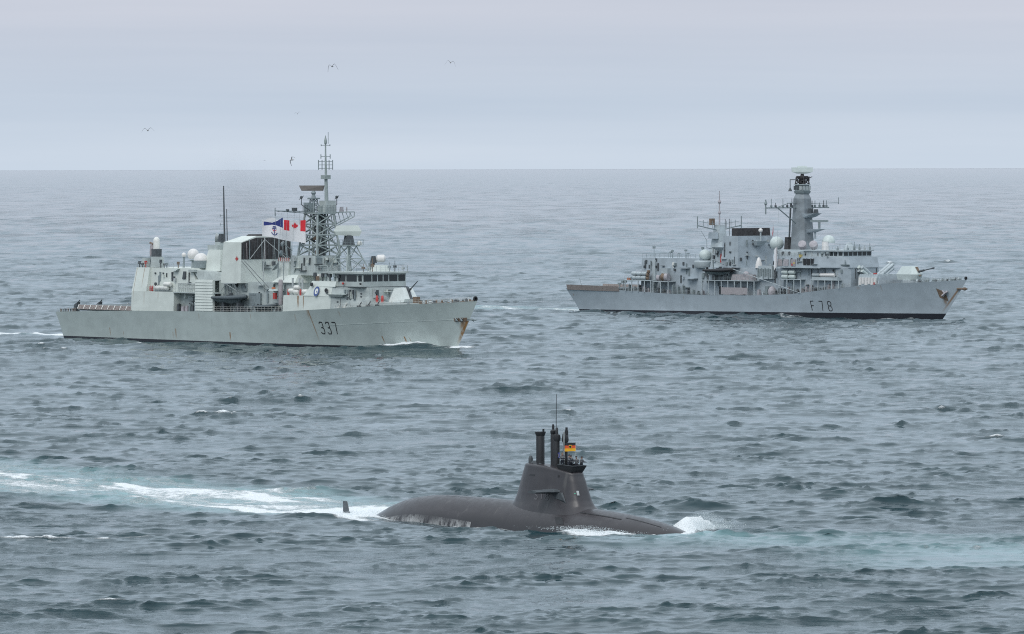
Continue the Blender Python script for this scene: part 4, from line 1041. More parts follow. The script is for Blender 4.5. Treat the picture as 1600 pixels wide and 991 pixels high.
# red leaf on the funnel side
LEAF = [(0, -1), (.06, -.45), (.42, -.55), (.36, -.38), (.86, -.08), (.74, 0), (.86, .32), (.56, .26), (.5, .4), (.22, .12), (.32, .66), (.14, .56), (0, .95),
        (-.14, .56), (-.32, .66), (-.22, .12), (-.5, .4), (-.56, .26), (-.86, .32), (-.74, 0), (-.86, -.08), (-.36, -.38), (-.42, -.55), (-.06, -.45)]
def plate(pts, f, mb=None):
    mb = mb or MB(); c = f(0, 0); mb.add([c] + [f(a, b) for a, b in pts], [(0, 1 + i, 1 + (i + 1) % len(pts)) for i in range(len(pts))]); return mb
plate(LEAF, lambda a, b: (-1.0 + .62 * a, -6.75 + .4 * (17.6 + .68 * b - 12.6) / 8.4 - .0, 17.6 + .68 * b)).build('leaf_badge', 'red', fun)
# cross-stays and aerial poles in front of the funnel
MB().bar((4.0, -3.5, 13), (4.2, -3.2, 22.0), .10, 6).bar((4.2, -3.2, 21.6), (2.2, -5.5, 17.6), .07, 5).bar((4.2, -3.2, 21.6), (6.3, 1.2, 17.4), .07, 5).build('stay_frame', 'pale_metal', ship)
MB().bar((5.4, -.8, 13), (5.6, -.6, 22.0), .12, 6).bar((6.8, .8, 13), (6.2, .8, 22.4), .14, 6).bar((8.0, 1.0, 13), (7.4, 1.0, 21.5), .12, 6).build('aerial_posts', 'mid_grey', ship)
MB().bar((.6, -6.5, 17.2), (9.0, -6.8, 11.4), .06, 5).bar((1.6, -6.5, 17.2), (10.2, -6.8, 11.8), .06, 5).build('stay_wires', 'dark_grey', ship)
# --- boat bay
stanchions(ship, HA, -7.0, 16.0, -1, 1.15, 1.15, .15, 'white_paint')
for x in (-6.2, -5.2, -4.2): MB().bar((x, -5.5, 6.6), (x, -5.5, 12.5), .12, 6).build('bay_pillar', 'mid_grey', ship)
MB().box(1.8, 5.6, -5.6, -5.0, 6.6, 10.6).build('bay_locker', 'mid_grey', ship)
MB().box(-1.0, .7, -5.35, -4.9, 11.0, 12.6).build('bay_door', 'mid_grey', ship)
dv = MB()
for x in (-4.2, -1.4):
    dv.bar((x, -5.4, 6.6), (x + .3, -6.0, 10.8), .16, 6).bar((x + .3, -6.0, 10.8), (x + .8, -7.6, 12.5), .13, 6).bar((x, -5.4, 9.0), (x + .8, -7.6, 12.5), .1, 6)
dv.bar((-4.2, -5.6, 10.8), (-1.1, -7.5, 12.4), .09, 5).bar((-3.4, -7.5, 12.4), (-1.1, -6.0, 10.8), .09, 5).bar((-5.6, -7.0, 11.0), (-3.4, -7.6, 12.4), .07, 5).bar((-4, -7.6, 12.5), (.4, -7.6, 12.6), .09, 5)
dv.build('boat_davit', 'pale_metal', ship)
MB().box(-4.9, -3.9, -7.6, -6.2, 6.7, 8.6, .2, .2).build('boat_cradle', 'dark_grey', ship)
MB().box(.1, 1.1, -7.6, -6.2, 6.7, 8.6, .2, .2).build('boat_cradle', 'dark_grey', ship)
inflatable(FA, -2.4, -6.9, 9.55, 9.4, 'large dark rigid inflatable boat on davits beside the roller door of frigate 337')
inflatable(FA, 9.0, -6.6, 8.0, 6.4, 'smaller dark inflatable boat stowed low at the rail of frigate 337', console=False)
for x, y, w, h_, mt in ((-6.0, -6.6, 1.2, 1.5, 'dark_grey'), (2.6, -6.6, 1.0, 1.3, 'dark_grey'), (5.0, -6.3, 1.3, 2.4, 'mid_grey'), (6.4, -6.4, 1.2, 2.7, 'dark_grey'), (11.5, -6.3, 1.0, 2.0, 'mid_grey'), (13.0, -6.5, 1.0, 1.6, 'dark_grey'), (15.0, -6.5, 1.2, 1.7, 'mid_grey')):
    MB().lathe((x, y, 6.5 + h_ * .5), [(w * .45, -.5), (w * .5, -.4), (w * .25, -.35), (w * .25, .35), (w * .5, .4), (w * .45, .5)], 12, (1, .2, 0)).box(x - w * .4, x + w * .4, y - .3, y + .3, 6.5, 6.5 + h_ * .6).build('deck_reel', mt, ship)
MB().lathe((14.2, -6.9, 8.4), [(.42, 0), (.46, .2), (.46, 4.9), (.3, 5.15)], 12).build('tall_cover', 'pink_cover', ship, True)
MB().box(11.2, 12.0, -6.6, -6.1, 9.5, 10.8).build('hose_box', 'red', ship)
MB().box(10.0, 13.2, -6.9, -5.0, 11.2, 11.6, .3, .3, .2, 0).build('side_platform', 'super_a_dark', ship)
MB().box(11.0, 11.8, -6.8, -6.3, 11.6, 11.95, .1, .2, .1, 0).build('orange_gear', 'orange', ship)
# sloping pale roof between funnel and bridge
MB().frus([(9.5, -5.6, 12.9), (17.2, -5.6, 12.9), (17.2, 4.5, 12.9), (9.5, 4.5, 12.9)], [(10.6, -3.9, 14.3), (16.6, -4.2, 14.5), (16.6, 3.2, 14.5), (10.6, 3.2, 14.3)]).build('sloping_roof', 'super_a', ship)
MB().bar((13.0, -5.2, 13.0), (13.0, -5.2, 17.0), .07, 5).build('whip_aerial', 'mid_grey', ship)
for x, y, z in ((17.8, -6.9, 11.3), (19.6, -6.9, 12.0), (19.4, -6.9, 11.1), (22.3, -6.9, 11.2)): canister(ship, x, y, z, 1.7, .46)
for x in (18.0, 20.2, 21.2): MB().bar((x, -6.8, 10.2), (x + .1, -6.8, 13.9), .2, 6).build('raft_post', 'pale_metal', ship)
for x, mt in ((16.9, 'red'), (20.9, 'red')): MB().lathe((x, -7.0, 10.4), [(.2, 0), (.25, .5), (.2, 1.1), (.05, 1.3)], 8).build('fire_bottle', mt, ship, True)
# --- forward superstructure
fs = MB()
E31, E38 = -HA.edge(31.2)[1] - .1, min(6.1, -HA.edge(38.6)[1] - .7)
def on_deck(pl): return [(x, y, HA.zd(x) - .10) for x, y in pl]
def at_z(pl, z): return [(x, y, z) for x, y in pl]
sidep, sidet = [(16.1, -7.9), (31.2, -E31), (31.2, E31), (16.1, 7.9)], [(16.3, -7.8), (31.2, -E31 + .15), (31.2, E31 - .15), (16.3, 7.8)]
fs.frus(on_deck(sidep), at_z(sidet, 10.4))
fs.plan([(22.8, -7.75), (31.2, -E31 + .15), (31.2, E31 - .15), (22.8, 7.75)], 10.403, 12.3, [(24.2, -7.1), (31.2, -6.9), (31.2, 6.9), (24.2, 7.1)])
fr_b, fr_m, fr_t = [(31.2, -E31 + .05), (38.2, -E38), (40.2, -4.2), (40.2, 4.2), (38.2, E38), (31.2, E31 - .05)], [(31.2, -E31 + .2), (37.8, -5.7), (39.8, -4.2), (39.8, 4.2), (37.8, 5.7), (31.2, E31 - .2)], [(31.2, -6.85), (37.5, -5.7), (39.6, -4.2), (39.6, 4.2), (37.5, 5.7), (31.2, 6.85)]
MB().frus(on_deck(fr_b), at_z(fr_m, 10.4)).frus(at_z(fr_m, 10.402), at_z(fr_t, 12.3)).build('deckhouse_front', 'super_a_dark', ship)  # same paint as the sides; shade of the front faces put into the colour
fs = fs.build('forward_superstructure', 'super_a', ship)
MB().plan([(24.0, -7.05), (32.2, -7.05), (32.2, 7.05), (24.0, 7.05)], 12.303, 13.4, [(24.3, -6.7), (32.2, -6.7), (32.2, 6.7), (24.3, 6.7)]).build('bridge_wing', 'super_a', fs)
br = MB().plan([(30.8, -6.25), (38.5, -6.25), (39.3, -5.6), (39.3, 5.6), (38.5, 6.25), (30.8, 6.25)], 12.303, 15.0).build('bridge', 'super_a_dark', ship)
MB().plan([(28.0, -6.75), (38.8, -6.75), (39.8, -5.8), (39.8, 5.8), (38.8, 6.75), (28.0, 6.75)], 15.003, 15.35).build('bridge_roof', 'super_a_dark', br)
window_row(br, (32.4, -6.25), (38.4, -6.25), 13.45, 14.75, 2, .35, (0, -1, 0), widths=[2.1, 3.2])
window_row(br, (39.3, -5.5), (39.3, 5.5), 13.45, 14.75, 6, .28, (1, 0, 0), widths=[2.5, 1.6, 1.6, 1.6, 2.6, 2.2])
window_row(br, (38.55, -6.22), (39.25, -5.65), 13.5, 14.7, 1, .2, (.6, -.8, 0))
MB().grid(lambda u, v: [(30.9, -6.95, 0), (38.6, -6.3, 0), (40.6, -5.0, 0), (40.6, 5.0, 0)][int(round(u * 3))][:2] + (12.28 + .14 * v,), 3, 1).build('ledge_strip', 'dark_grey', fs)
MB().frus([(31.4, -7.6, 10.3), (34.2, -7.2, 10.3), (34.2, -6.5, 10.3), (31.4, -7.0, 10.3)], [(30.8, -8.0, 10.8), (35.4, -7.4, 10.8), (35.4, -6.3, 10.8), (30.8, -6.9, 10.8)]).build('side_platform', 'super_a_dark', fs)
# blue and white ring badge, life-ring and lamps on the side plating
def side_pt(x, z, off=.05): return (x, -7.8 + .6 * (z - 10.4) / 1.9 - off, z)
ring = MB(); k = 20
ring.add([side_pt(26.8 + r * math.cos(t), 11.35 + 1.15 * r * math.sin(t)) for r in (.86, .52) for t in [2 * math.pi * i / k for i in range(k)]], [(i, (i + 1) % k, k + (i + 1) % k, k + i) for i in range(k)])
ring.build('ring_badge', 'emblem_blue', fs)
plate([(.5 * math.cos(t), .58 * math.sin(t)) for t in [2 * math.pi * i / 16 for i in range(16)]], lambda a, b: side_pt(26.8 + a, 11.35 + b, .06)).build('badge_centre', 'white_paint', fs)
plate([(-.1, .1), (.3, .1), (.3, -.32), (.15, -.32), (.15, -.05), (-.1, -.05)], lambda a, b: side_pt(26.85 + a, 11.35 + b, .08)).build('badge_mark', 'emblem_blue', fs)
for x, z, mt, r in ((25.2, 12.7, 'black', .42), (29.9, 11.6, 'black', .42), (30.1, 11.2, 'dark_grey', .3), (34.3, 13.0, 'red', .25), (39.9, 13.0, 'black', .2)):
    MB().lathe((x, -7.45 if x < 31 else -6.6, z), [(r * .5, -.2), (r, 0), (r * .9, .2), (r * .3, .25)], 10, (0, -1, .1)).build('side_lamp', mt, fs, True)
for x, y, z in ((36.2, -7.05, 10.8), (36.2, -7.05, 9.9), (39.4, -6.05, 11.0), (39.4, -6.05, 10.4), (33.6, -7.5, 9.3), (41.0, -3.6, 11.2)):
    MB().lathe((x, y, z), [(.2, -.1), (.2, .1), (.05, .12)], 8, (.4, -.9, 0)).build('vent_cowl', 'dark_grey', fs)
MB().bar((34.2, -7.35, 8.2), (34.2, -7.2, 10.0), .06, 5).build('ladder_rail', 'dark_grey', fs)
# people-height clutter on the bridge wing
for x, mt, h_ in ((24.9, 'dark_grey', 1.5), (26.2, 'white_paint', 1.2), (27.4, 'dark_grey', 1.4), (28.6, 'mid_grey', 1.6), (29.8, 'dark_grey', 1.3), (31.4, 'mid_grey', 1.5), (32.6, 'dark_grey', 1.2)):
    MB().bar((x, -6.4, 13.35), (x, -6.4, 13.4 + h_), .16, 8).box(x - .4, x + .3, -6.6, -6.1, 13.5 + h_ * .5, 13.6 + h_, .1, .1).build('wing_fitting', mt, br)
MB().box(25.6, 26.6, -6.75, -6.6, 13.5, 14.4).build('signal_board', 'rusty', br)
railing(MB(), [(23.5, -6.5, 15.2), (28.2, -6.6, 15.35), (38.7, -6.6, 15.35), (39.6, -5.7, 15.35), (39.6, 5.7, 15.35), (38.7, 6.6, 15.35)], 1.2, 1.1, .045, 3).build('guard_rail', 'pale_metal', ship)
for x, y, h_, mt in ((37.0, -1.2, 2.8, 'rusty'), (36.6, -1.5, 3.2, 'mid_grey'), (38.5, 3.4, 2.2, 'dark_grey'), (38.2, 2.2, 1.9, 'mid_grey'), (38.9, 5.2, 1.4, 'pale_metal'), (35.8, -2.6, 1.6, 'rusty'), (33.5, 1.0, 2.0, 'pale_metal')):
    MB().bar((x, y, 15.3), (x, y, 15.35 + h_), .09, 6, .05).box(x - .22, x + .22, y - .3, y + .3, 15.4 + h_ * .3, 15.4 + h_ * .55).build('roof_aerial', mt, ship)
# --- mast house and lattice mast
mh = MB().box(13.0, 21.4, -3.6, 3.4, 14.4, 18.4, .2, .4, .3, .3).build('mast_house', 'super_a_dark', ship)
MB().box(9.6, 12.99, -4.3, 2.8, 13.0, 17.2, .5, .0, .6, .6).build('aft_mast_house', 'super_a', mh)
for (y0, y1) in ((-3.05, -1.5), (1.3, 2.8)): MB().box(21.15, 21.3, y0, y1, 16.4, 18.0, .12, .12).build('square_panel', 'mid_grey', mh)
mb = None
for i in range(11):
    MB().box(9.9 + i * .34, 10.05 + i * .34, -4.15, -4.05, 17.22, 17.95).build('red_stripe' if i % 2 == 0 else 'white_stripe', 'red' if i % 2 == 0 else 'white_paint', mh)
MB().lathe((10.6, -5.0, 15.8), [(.05, 0), (.7, .2), (1.0, .55), (.95, .6), (.6, .3), (.05, .15)], 14, (-.5, -.6, .6)).build('dish_aerial', 'mid_grey', mh, True)
cx, cy = 18.2, 0.0
def sq(h, z, dx=0): return [(cx + dx - h, cy - h, z), (cx + dx + h, cy - h, z), (cx + dx + h, cy + h, z), (cx + dx - h, cy + h, z)]
mt_ = lattice(MB(), sq(3.1, 18.4), sq(2.05, 27.0), 4, .21, .12)
for z_, h_ in ((20.5, 2.85), (22.6, 2.6), (24.8, 2.3)): mt_.path([Vector(p) for p in sq(h_, z_)] + [Vector(sq(h_, z_)[0])], .12)
mt_.bar((cx, cy, 18.4), (cx + .3, cy, 28.5), .5, 10).bar((cx - 1, cy - .8, 18.4), (cx - .8, cy - .8, 27), .28, 8).bar((cx + .9, cy + .8, 18.4), (cx + 1.0, cy + .7, 27), .25, 8)
for q in range(4):
    a_ = sq(3.0, 18.5)[q]; b_ = sq(1.2, 26.8)[(q + 1) % 4]; mt_.bar(a_, b_, .12, 5)
    mt_.bar(sq(1.5, 18.4)[q], sq(1.2, 26.9)[q], .14, 6)
mt_ = mt_.build('lattice_mast', 'lattice_grey', ship)
for dx_, dy_, r_ in ((-.6, .9, .3), (.5, -.9, .26), (1.2, .2, .22)): MB().bar((cx + dx_, dy_, 18.4), (cx + dx_ * .7, dy_ * .7, 26.9), r_, 8).build('cable_trunk', 'dark_grey', mt_)
for i in range(16):
    rng = random.Random(i); z_ = 18.6 + i * .5; a = rng.random() * 6.28
    MB().box(cx + 1.3 * math.cos(a) - .35, cx + 1.3 * math.cos(a) + .35, 1.3 * math.sin(a) - .3, 1.3 * math.sin(a) + .3, z_, z_ + rng.uniform(.5, 1.0)).build('mast_equipment', rng.choice(['dark_grey', 'mid_grey', 'soot', 'rusty']), mt_)
pf = MB().box(cx - 2.3, cx + 2.3, -2.4, 2.6, 26.9, 27.2).build('mast_platform', 'lattice_grey', mt_)
railing(MB(), [(cx - 2.3, -2.4, 27.2), (cx + 2.3, -2.4, 27.2), (cx + 2.3, 2.6, 27.2), (cx - 2.3, 2.6, 27.2), (cx - 2.3, -2.4, 27.2)], 1.5, .7, .05, 3).build('guard_rail', 'mid_grey', mt_)
MB().box(cx - .2, cx + 2.1, .2, 2.7, 27.2, 29.6).build('equipment_box', 'super_a_dark', mt_)
MB().box(cx - 2.2, cx - .6, -2.3, -.6, 27.2, 29.2).build('equipment_box', 'mid_grey', mt_)
rp = lattice(MB(), [(cx - 1.4 - .8, -1.3, 27.2), (cx - .2, -1.3, 27.2), (cx - .2, .3, 27.2), (cx - 2.2, .3, 27.2)], [(cx - 1.7, -.9, 30.0), (cx - .7, -.9, 30.0), (cx - .7, 0, 30.0), (cx - 1.7, 0, 30.0)], 3, .12, .08)
rp.box(cx - 2.1, cx - .3, -1.4, .5, 29.9, 30.2).lathe((cx - 1.2, -.5, 30.2), [(.5, 0), (.35, .6), (.55, 1.0), (.3, 1.4)], 10).build('radar_pedestal', 'mid_grey', mt_)
MB().frus([(cx - 3.0, -2.2, 31.6), (cx + .2, .7, 31.6), (cx + .0, 1.1, 31.6), (cx - 3.2, -1.7, 31.6)], [(cx - 3.5, -2.5, 32.7), (cx + .6, .9, 32.7), (cx + .2, 1.3, 32.7), (cx - 3.7, -2.0, 32.7)]).build('search_radar', 'brown_radar', mt_)
pm = MB().bar((19.9, .6, 28.9), (19.7, .6, 34.5), .42, 10, .32).bar((19.7, .6, 34.5), (19.6, .6, 39.5), .26, 8, .16).bar((19.6, .6, 39.5), (19.6, .6, 42.6), .16, 8, .12)
pm.lathe((19.6, .6, 41.0), [(.15, 0), (.32, .4), (.30, .9), (.16, 1.4), (.05, 1.9)], 10).box(18.9, 20.4, -.1, 1.3, 34.0, 34.8).build('pole_mast', 'lattice_grey', mt_)
MB().bar((20.1, .9, 41.2), (20.1, .9, 43.6), .06, 5).build('lightning_rod', 'mid_grey', mt_)
for z_, s_, hh in ((40.9, .9, .35), (38.6, .95, .9), (36.9, 1.45, 2.0)):
    a = MB(); dr = Vector((.55, .83, 0))
    for k_ in ((-1, 1) if hh < 1.5 else (-1, -.5, .5, 1)):
        p = Vector((19.6, .6, z_)) + dr * (s_ * k_); a.bar(p - Vector((0, 0, hh / 2)), p + Vector((0, 0, hh / 2)), .09, 6)
    for q in ((0,) if hh < 1.5 else (-.35, 0, .35)): a.bar(Vector((19.6, .6, z_ + q * hh)) - dr * s_, Vector((19.6, .6, z_ + q * hh)) + dr * s_, .06, 5)
    a.build('dipole_array', 'mid_grey', mt_)
for sg in (-1, 1):
    MB().path([(cx, sg * 2.4, 27.6), (cx, sg * 4.6, 28.8), (cx, sg * 4.6, 30.0)], .08).lathe((cx, sg * 4.6, 30.0), [(.1, 0), (.3, .15), (.3, .45), (.1, .6)], 8).bar((cx, sg * 4.6 - .5, 29.9), (cx, sg * 4.6 + .6, 30.6), .08, 5).build('wind_sensor', 'dark_grey', mt_)
# yard to starboard with halyards, bracket to port
ya = MB()
for dz in (0, .8): ya.bar((cx - 1, -2.2, 27.0 + dz * .5), (cx - 1, -10.6, 27.6), .08, 5)
for i in range(6): ya.bar((cx - 1, -2.5 - i * 1.4, 27.0 + .08 * i), (cx - 1, -3.2 - i * 1.4, 27.5), .05, 5)
ya.bar((cx - 1, -10.6, 26.6), (cx - 1, -10.6, 28.2), .1, 6).build('yard_arm', 'mid_grey', mt_)
MB().box(cx - 1.4, cx - .6, -6.0, -5.2, 27.5, 28.2).box(cx - 1.3, cx - .7, -7.6, -7.2, 27.5, 27.9).build('yard_fitting', 'dark_grey', mt_)
tb = MB()
for yy in (-.7, .7):
    tb.bar((cx + yy, 2.4, 27.1), (cx + yy, 8.6, 27.3), .09, 5).bar((cx + yy, 2.0, 23.6), (cx + yy, 8.6, 26.3), .11, 5).bar((cx + yy, 8.6, 26.3), (cx + yy, 8.6, 27.3), .09, 5)
    for i in range(6): tb.bar((cx + yy, 2.5 + i, 27.1), (cx + yy, 3.1 + i, 24.1 + i * .42), .055, 5)
tb.build('port_bracket', 'lattice_grey', mt_)
MB().box(cx - .35, cx + .35, 5.5, 6.2, 27.3, 28.3, .1, .1, .1, .1).bar((cx, 7.2, 27.3), (cx, 7.2, 28.2), .12, 6).build('bracket_light', 'canvas', mt_)
for y_ in (-10.4, -9.0, -7.4, -5.6, -4.2, -3.0):
    MB().bar((cx - 1, y_, 27.2), (cx - 3.5, y_ + 1.0, 15.2), .025, 4).build('halyard', 'pale_metal', mt_)
# --- forward tracker tower
x0, y0 = 27.6, .2
tw = lattice(MB(), [(x0 - 3, y0 - 3, 15.3), (x0 + 3, y0 - 3, 15.3), (x0 + 3, y0 + 3, 15.3), (x0 - 3, y0 + 3, 15.3)], [(x0 - 1.1, y0 - 1.1, 20.4), (x0 + 1.1, y0 - 1.1, 20.4), (x0 + 1.1, y0 + 1.1, 20.4), (x0 - 1.1, y0 + 1.1, 20.4)], 2, .12, .07)
tw.bar((x0, y0, 15.3), (x0, y0, 21), .35, 10).box(x0 - 1.6, x0 + 1.6, y0 - 1.6, y0 + 1.6, 20.4, 20.6).bar((x0 - 2.6, y0 - 1.5, 20.6), (x0 + 2.4, y0 - 1.5, 20.6), .08, 5)
tw = tw.build('tracker_tower', 'lattice_grey', ship)
railing(MB(), [(x0 - 2.2, y0 - 2, 20.6), (x0 + 2.2, y0 - 2, 20.6), (x0 + 2.2, y0 + 2, 20.6)], 1.1, .8, .05, 2).build('guard_rail', 'mid_grey', tw)
MB().box(x0 - .9, x0 + .9, y0 - .9, y0 + .9, 20.6, 22.6, .3, .3, .3, .3).build('turntable', 'dark_grey', tw)
d1 = Vector((.42, .91, 0)); d2 = Vector((.91, -.42, 0)); c0 = Vector((x0 - .3, y0, 22.4))
def bx2(a, b, z): return c0 + d1 * a + d2 * b + Vector((0, 0, z))
MB().frus([bx2(-2.6, -.5, .25), bx2(2.3, -.5, .0), bx2(2.3, .7, .0), bx2(-2.6, .7, .25)], [bx2(-2.9, -.3, 1.0), bx2(2.7, -.3, 1.0), bx2(2.7, .9, 1.0), bx2(-2.9, .9, 1.0)]).frus([bx2(-2.9, -.3, 1.003), bx2(2.7, -.3, 1.003), bx2(2.7, .9, 1.003), bx2(-2.9, .9, 1.003)], [bx2(-2.3, .1, 2.2), bx2(2.0, .1, 2.2), bx2(2.0, .7, 2.2), bx2(-2.3, .7, 2.2)]).build('box_radar', 'super_a', tw)
MB().dome((x0 + 1.6, y0 + 1.6, 20.9), .55, -.6, 12, 6).build('camera_ball', 'white_paint', tw, True)
o = MB().bar((31.5, 3.5, 15.3), (31.5, 3.5, 17.2), .25, 8).box(31.0, 32.0, 3.0, 4.0, 17.0, 18.4, .2, .2, .2, .2).build('director_stand', 'dark_grey', ship)
MB().lathe((31.8, 3.9, 17.9), [(.3, 0), (.75, .3), (.8, 1.6), (.5, 1.9)], 12, (.6, .8, 0)).build('director_drum', 'dome_white', o, True)
MB().box(33.0, 36.2, 1.0, 4.2, 15.36, 16.6, .4, .4, .4, .4).build('roof_house', 'super_a', ship)
for (x, y, z, ax) in ((11.2, -3.6, 20.6, (-.4, -.8, .4)), (11.0, -3.8, 18.9, (-.3, -.9, -.1))):
    MB().bar((x + 1.2, y + 1.2, z - 1.2), (x, y, z), .1, 6).lathe((x, y, z), [(.1, 0), (.55, .2), (.6, .5), (.2, .75)], 12, ax).build('search_light', 'mid_grey', mt_)
# --- gun
gx, gy, gz = 45.5, 0, HA.zd(45.5) + .35
gun = MB().lathe((gx, gy, gz - .6), [(2.3, 0), (2.3, .75), (2.1, .85)], 20).build('main_gun', 'mid_grey', ship, 40)
MB().frus([(gx - 2.7, -1.75, gz + .25), (gx + 2.0, -1.75, gz + .25), (gx + 2.0, 1.75, gz + .25), (gx - 2.7, 1.75, gz + .25)], [(gx - 2.5, -1.6, gz + .9), (gx + 2.4, -1.7, gz + .9), (gx + 2.4, 1.7, gz + .9), (gx - 2.5, 1.6, gz + .9)]).frus(
    [(gx - 2.5, -1.6, gz + .903), (gx + 2.4, -1.7, gz + .903), (gx + 2.4, 1.7, gz + .903), (gx - 2.5, 1.6, gz + .903)], [(gx - 1.6, -1.2, gz + 3.0), (gx + 1.1, -1.25, gz + 3.2), (gx + 1.1, 1.25, gz + 3.2), (gx - 1.6, 1.2, gz + 3.0)]).build('gun_house', 'gun_paint', gun)
MB().frus([(gx + 1.2, -.32, gz + .9), (gx + 2.55, -.32, gz + .9), (gx + 2.55, .32, gz + .9), (gx + 1.2, .32, gz + .9)], [(gx + .4, -.3, gz + 3.28), (gx + 1.25, -.3, gz + 3.28), (gx + 1.25, .3, gz + 3.28), (gx + .4, .3, gz + 3.28)]).build('gun_slot', 'dark_grey', gun)
MB().bar((gx + .9, 0, gz + 2.0), (gx + 4.4, 0, gz + 4.5), .15, 10, .09).bar((gx + .9, 0, gz + 2.0), (gx + 2.2, 0, gz + 2.95), .22, 10).build('barrel', 'dark_grey', gun)
MB().plan([(40.5, -5.6), (50.5, -3.4), (52.5, 0), (50.5, 3.4), (40.5, 5.6)], 8.6, 9.25).build('gun_deck', 'super_a_dark', ship)
for x, y in ((41.4, -3.6), (42.6, -3.2)): MB().lathe((x, y, 9.3), [(.25, 0), (.3, .5), (.25, 1.2), (.05, 1.4)], 8).build('fire_bottle', 'red', ship, True)
# --- forecastle gear
rng = random.Random(5)
for i in range(26):
    x = 50.5 + i * .62; hb_ = -HA.edge(x)[1]; y = rng.uniform(-.8, .6) * max(.3, hb_ - .6); z = HA.zd(x) - .12
    w = rng.uniform(.25, .7)
    MB().lathe((x, y, z), [(w * .6, 0), (w * .45, .3), (w * .6, .5), (w * .2, .62 + rng.random() * .3)], 8).box(x - w, x + w, y - .12, y + .12, z, z + .2).build('deck_capstan' if i % 5 == 0 else 'mooring_bitt', rng.choice(['mid_grey', 'rusty', 'dark_grey', 'pale_metal', 'rusty']), ship)
MB().box(50.3, 51.4, -1.6, -.6, 9.0, 10.5).build('red_locker', 'rusty', ship)
MB().path([(x, -.35 * math.sin(x), HA.zd(x) + .05) for x in np.linspace(52, 67, 20)], .14, 5).build('anchor_chain', 'rusty', ship)
stanchions(ship, HA, 32.5, 66.5, -1, .95, 2.2, .15, 'white_paint'); stanchions(ship, HA, 32.5, 66.5, 1, .95, 2.2, .15, 'white_paint')
for i, x in enumerate((33.0, 34.8, 39.0, 41.5, 44.0)):
    p = HA.edge(x, .5); MB().bar((x, p[1], p[2]), (x + .7, p[1] + .2, p[2] + 1.0), .12, 6).box(x - .5, x + .5, p[1] - .1, p[1] + .3, p[2] - .1, p[2] + .3).build('fairlead', 'white_paint' if i < 2 else 'dark_grey', ship)

def clutter(root, rects, n_, seed, mats):
    """pipes, boxes, doors and brackets on vertical walls: rects = (x0, x1, y, z0, z1) facing starboard or ('f', x, y0, y1, z0, z1) facing forward"""
    rg = random.Random(seed)
    for i in range(n_):
        q = rg.choice(rects); kind_ = rg.random()
        if q[0] == 'f': _, x, a0, a1, z0, z1 = q
        else: a0, a1, y, z0, z1 = q
        a = rg.uniform(a0, a1); z = rg.uniform(z0, z1); mtx = rg.choice(mats)
        if kind_ < .3: w, hh, dp, nm = .10, rg.uniform(.8, 2.6), .16, 'wall_pipe'
        elif kind_ < .5: w, hh, dp, nm = .42, 1.9, .07, 'wall_door'
        elif kind_ < .7: w, hh, dp, nm = rg.uniform(.8, 2.2), .12, .45, 'wall_bracket'
        else: w, hh, dp, nm = rg.uniform(.25, .6), rg.uniform(.3, .9), rg.uniform(.2, .5), 'wall_box'
        hh = min(hh, z1 - z0); z = min(z, z1 - hh); w2 = w / 2
        if q[0] == 'f': MB().box(x - .25, x + dp, a - w2, a + w2, z, z + hh).build(nm, mtx, root)
        else: MB().box(a - w2, a + w2, y - dp, y + .25, z, z + hh).build(nm, mtx, root)
clutter(ship, [(-29, -17, -6.42, 11.2, 14.6), (-8, 15, -5.25, 7.2, 12.5), (-8, 15, -5.25, 7.2, 12.5), ('f', .55, -6, 6, 13.2, 17.0), (32.5, 37.5, -6.3, 9.5, 11.8), ('f', 40.1, -3.8, 3.8, 9.0, 12.0), ('f', 21.25, -3, 3, 15.4, 18), (13.4, 21, -3.55, 15, 18), (-20, -14, -5.95, 7, 10)], 95, 77, ['super_a_dark', 'mid_grey', 'dark_grey', 'super_a', 'pale_metal', 'mid_grey', 'dark_grey'])

# --- flags on the starboard halyards: ensign with leaf canton and anchor, blue and white flag above it
def mk_flag(x, y, z, label, nm):
    return frame_thing(FA, nm, label, 'flag', x, y, z)
ens = mk_flag(17.6, -3.0, 25.6, 'large white naval ensign with red leaf canton and anchor flying from frigate 337', 'naval_ensign')
sf = wave_surf(8.9, 4.7, .62, 8.0, .3, -.3, (-.62, -.78, 0), (-.78, .62, 0), .28)
flag_piece(ens, sf, 0, 1, 0, .5, 'white_field', 'flag_white', 0, 26, 8)
flag_piece(ens, sf, .5, 1, .5, .98, 'white_field', 'flag_white', 0, 16, 8)
flag_piece(ens, sf, 0, .125, .5, 1, 'red_bar', 'flag_red'); flag_piece(ens, sf, .375, .5, .5, 1, 'red_bar', 'flag_red'); flag_piece(ens, sf, .125, .375, .5, 1, 'canton_white', 'flag_white')
flag_shape(ens, sf, [(.25 - .085 * a, .75 + .19 * b) for a, b in LEAF], 'leaf', 'flag_red', .06)
def strokes_on(parent, surf, lines, w, nm, mat):
    mb = MB()
    for sgn in (1, -1):
        for a, b in lines:
            a, b = Vector(a), Vector(b); d = (b - a).normalized(); n_ = Vector((-d.y, d.x)) * w
            n_.x *= .45
            mb.add([surf(*(a + n_), .07 * sgn), surf(*(b + n_), .07 * sgn), surf(*(b - n_), .07 * sgn), surf(*(a - n_), .07 * sgn)], [(0, 1, 2, 3)])
    return mb.build(nm, mat, parent)
AN = [((.72, .14), (.72, .58)), ((.67, .50), (.77, .50)), ((.72, .14), (.675, .2)), ((.675, .2), (.655, .3)), ((.72, .14), (.765, .2)), ((.765, .2), (.785, .3)), ((.69, .62), (.75, .62)), ((.69, .62), (.69, .54)), ((.75, .62), (.75, .54))]
strokes_on(ens, sf, AN, .022, 'anchor_emblem', 'flag_blue')
strokes_on(ens, sf, [((.76, .45), (.70, .30)), ((.68, .42), (.75, .36))], .018, 'anchor_rope', 'flag_red')
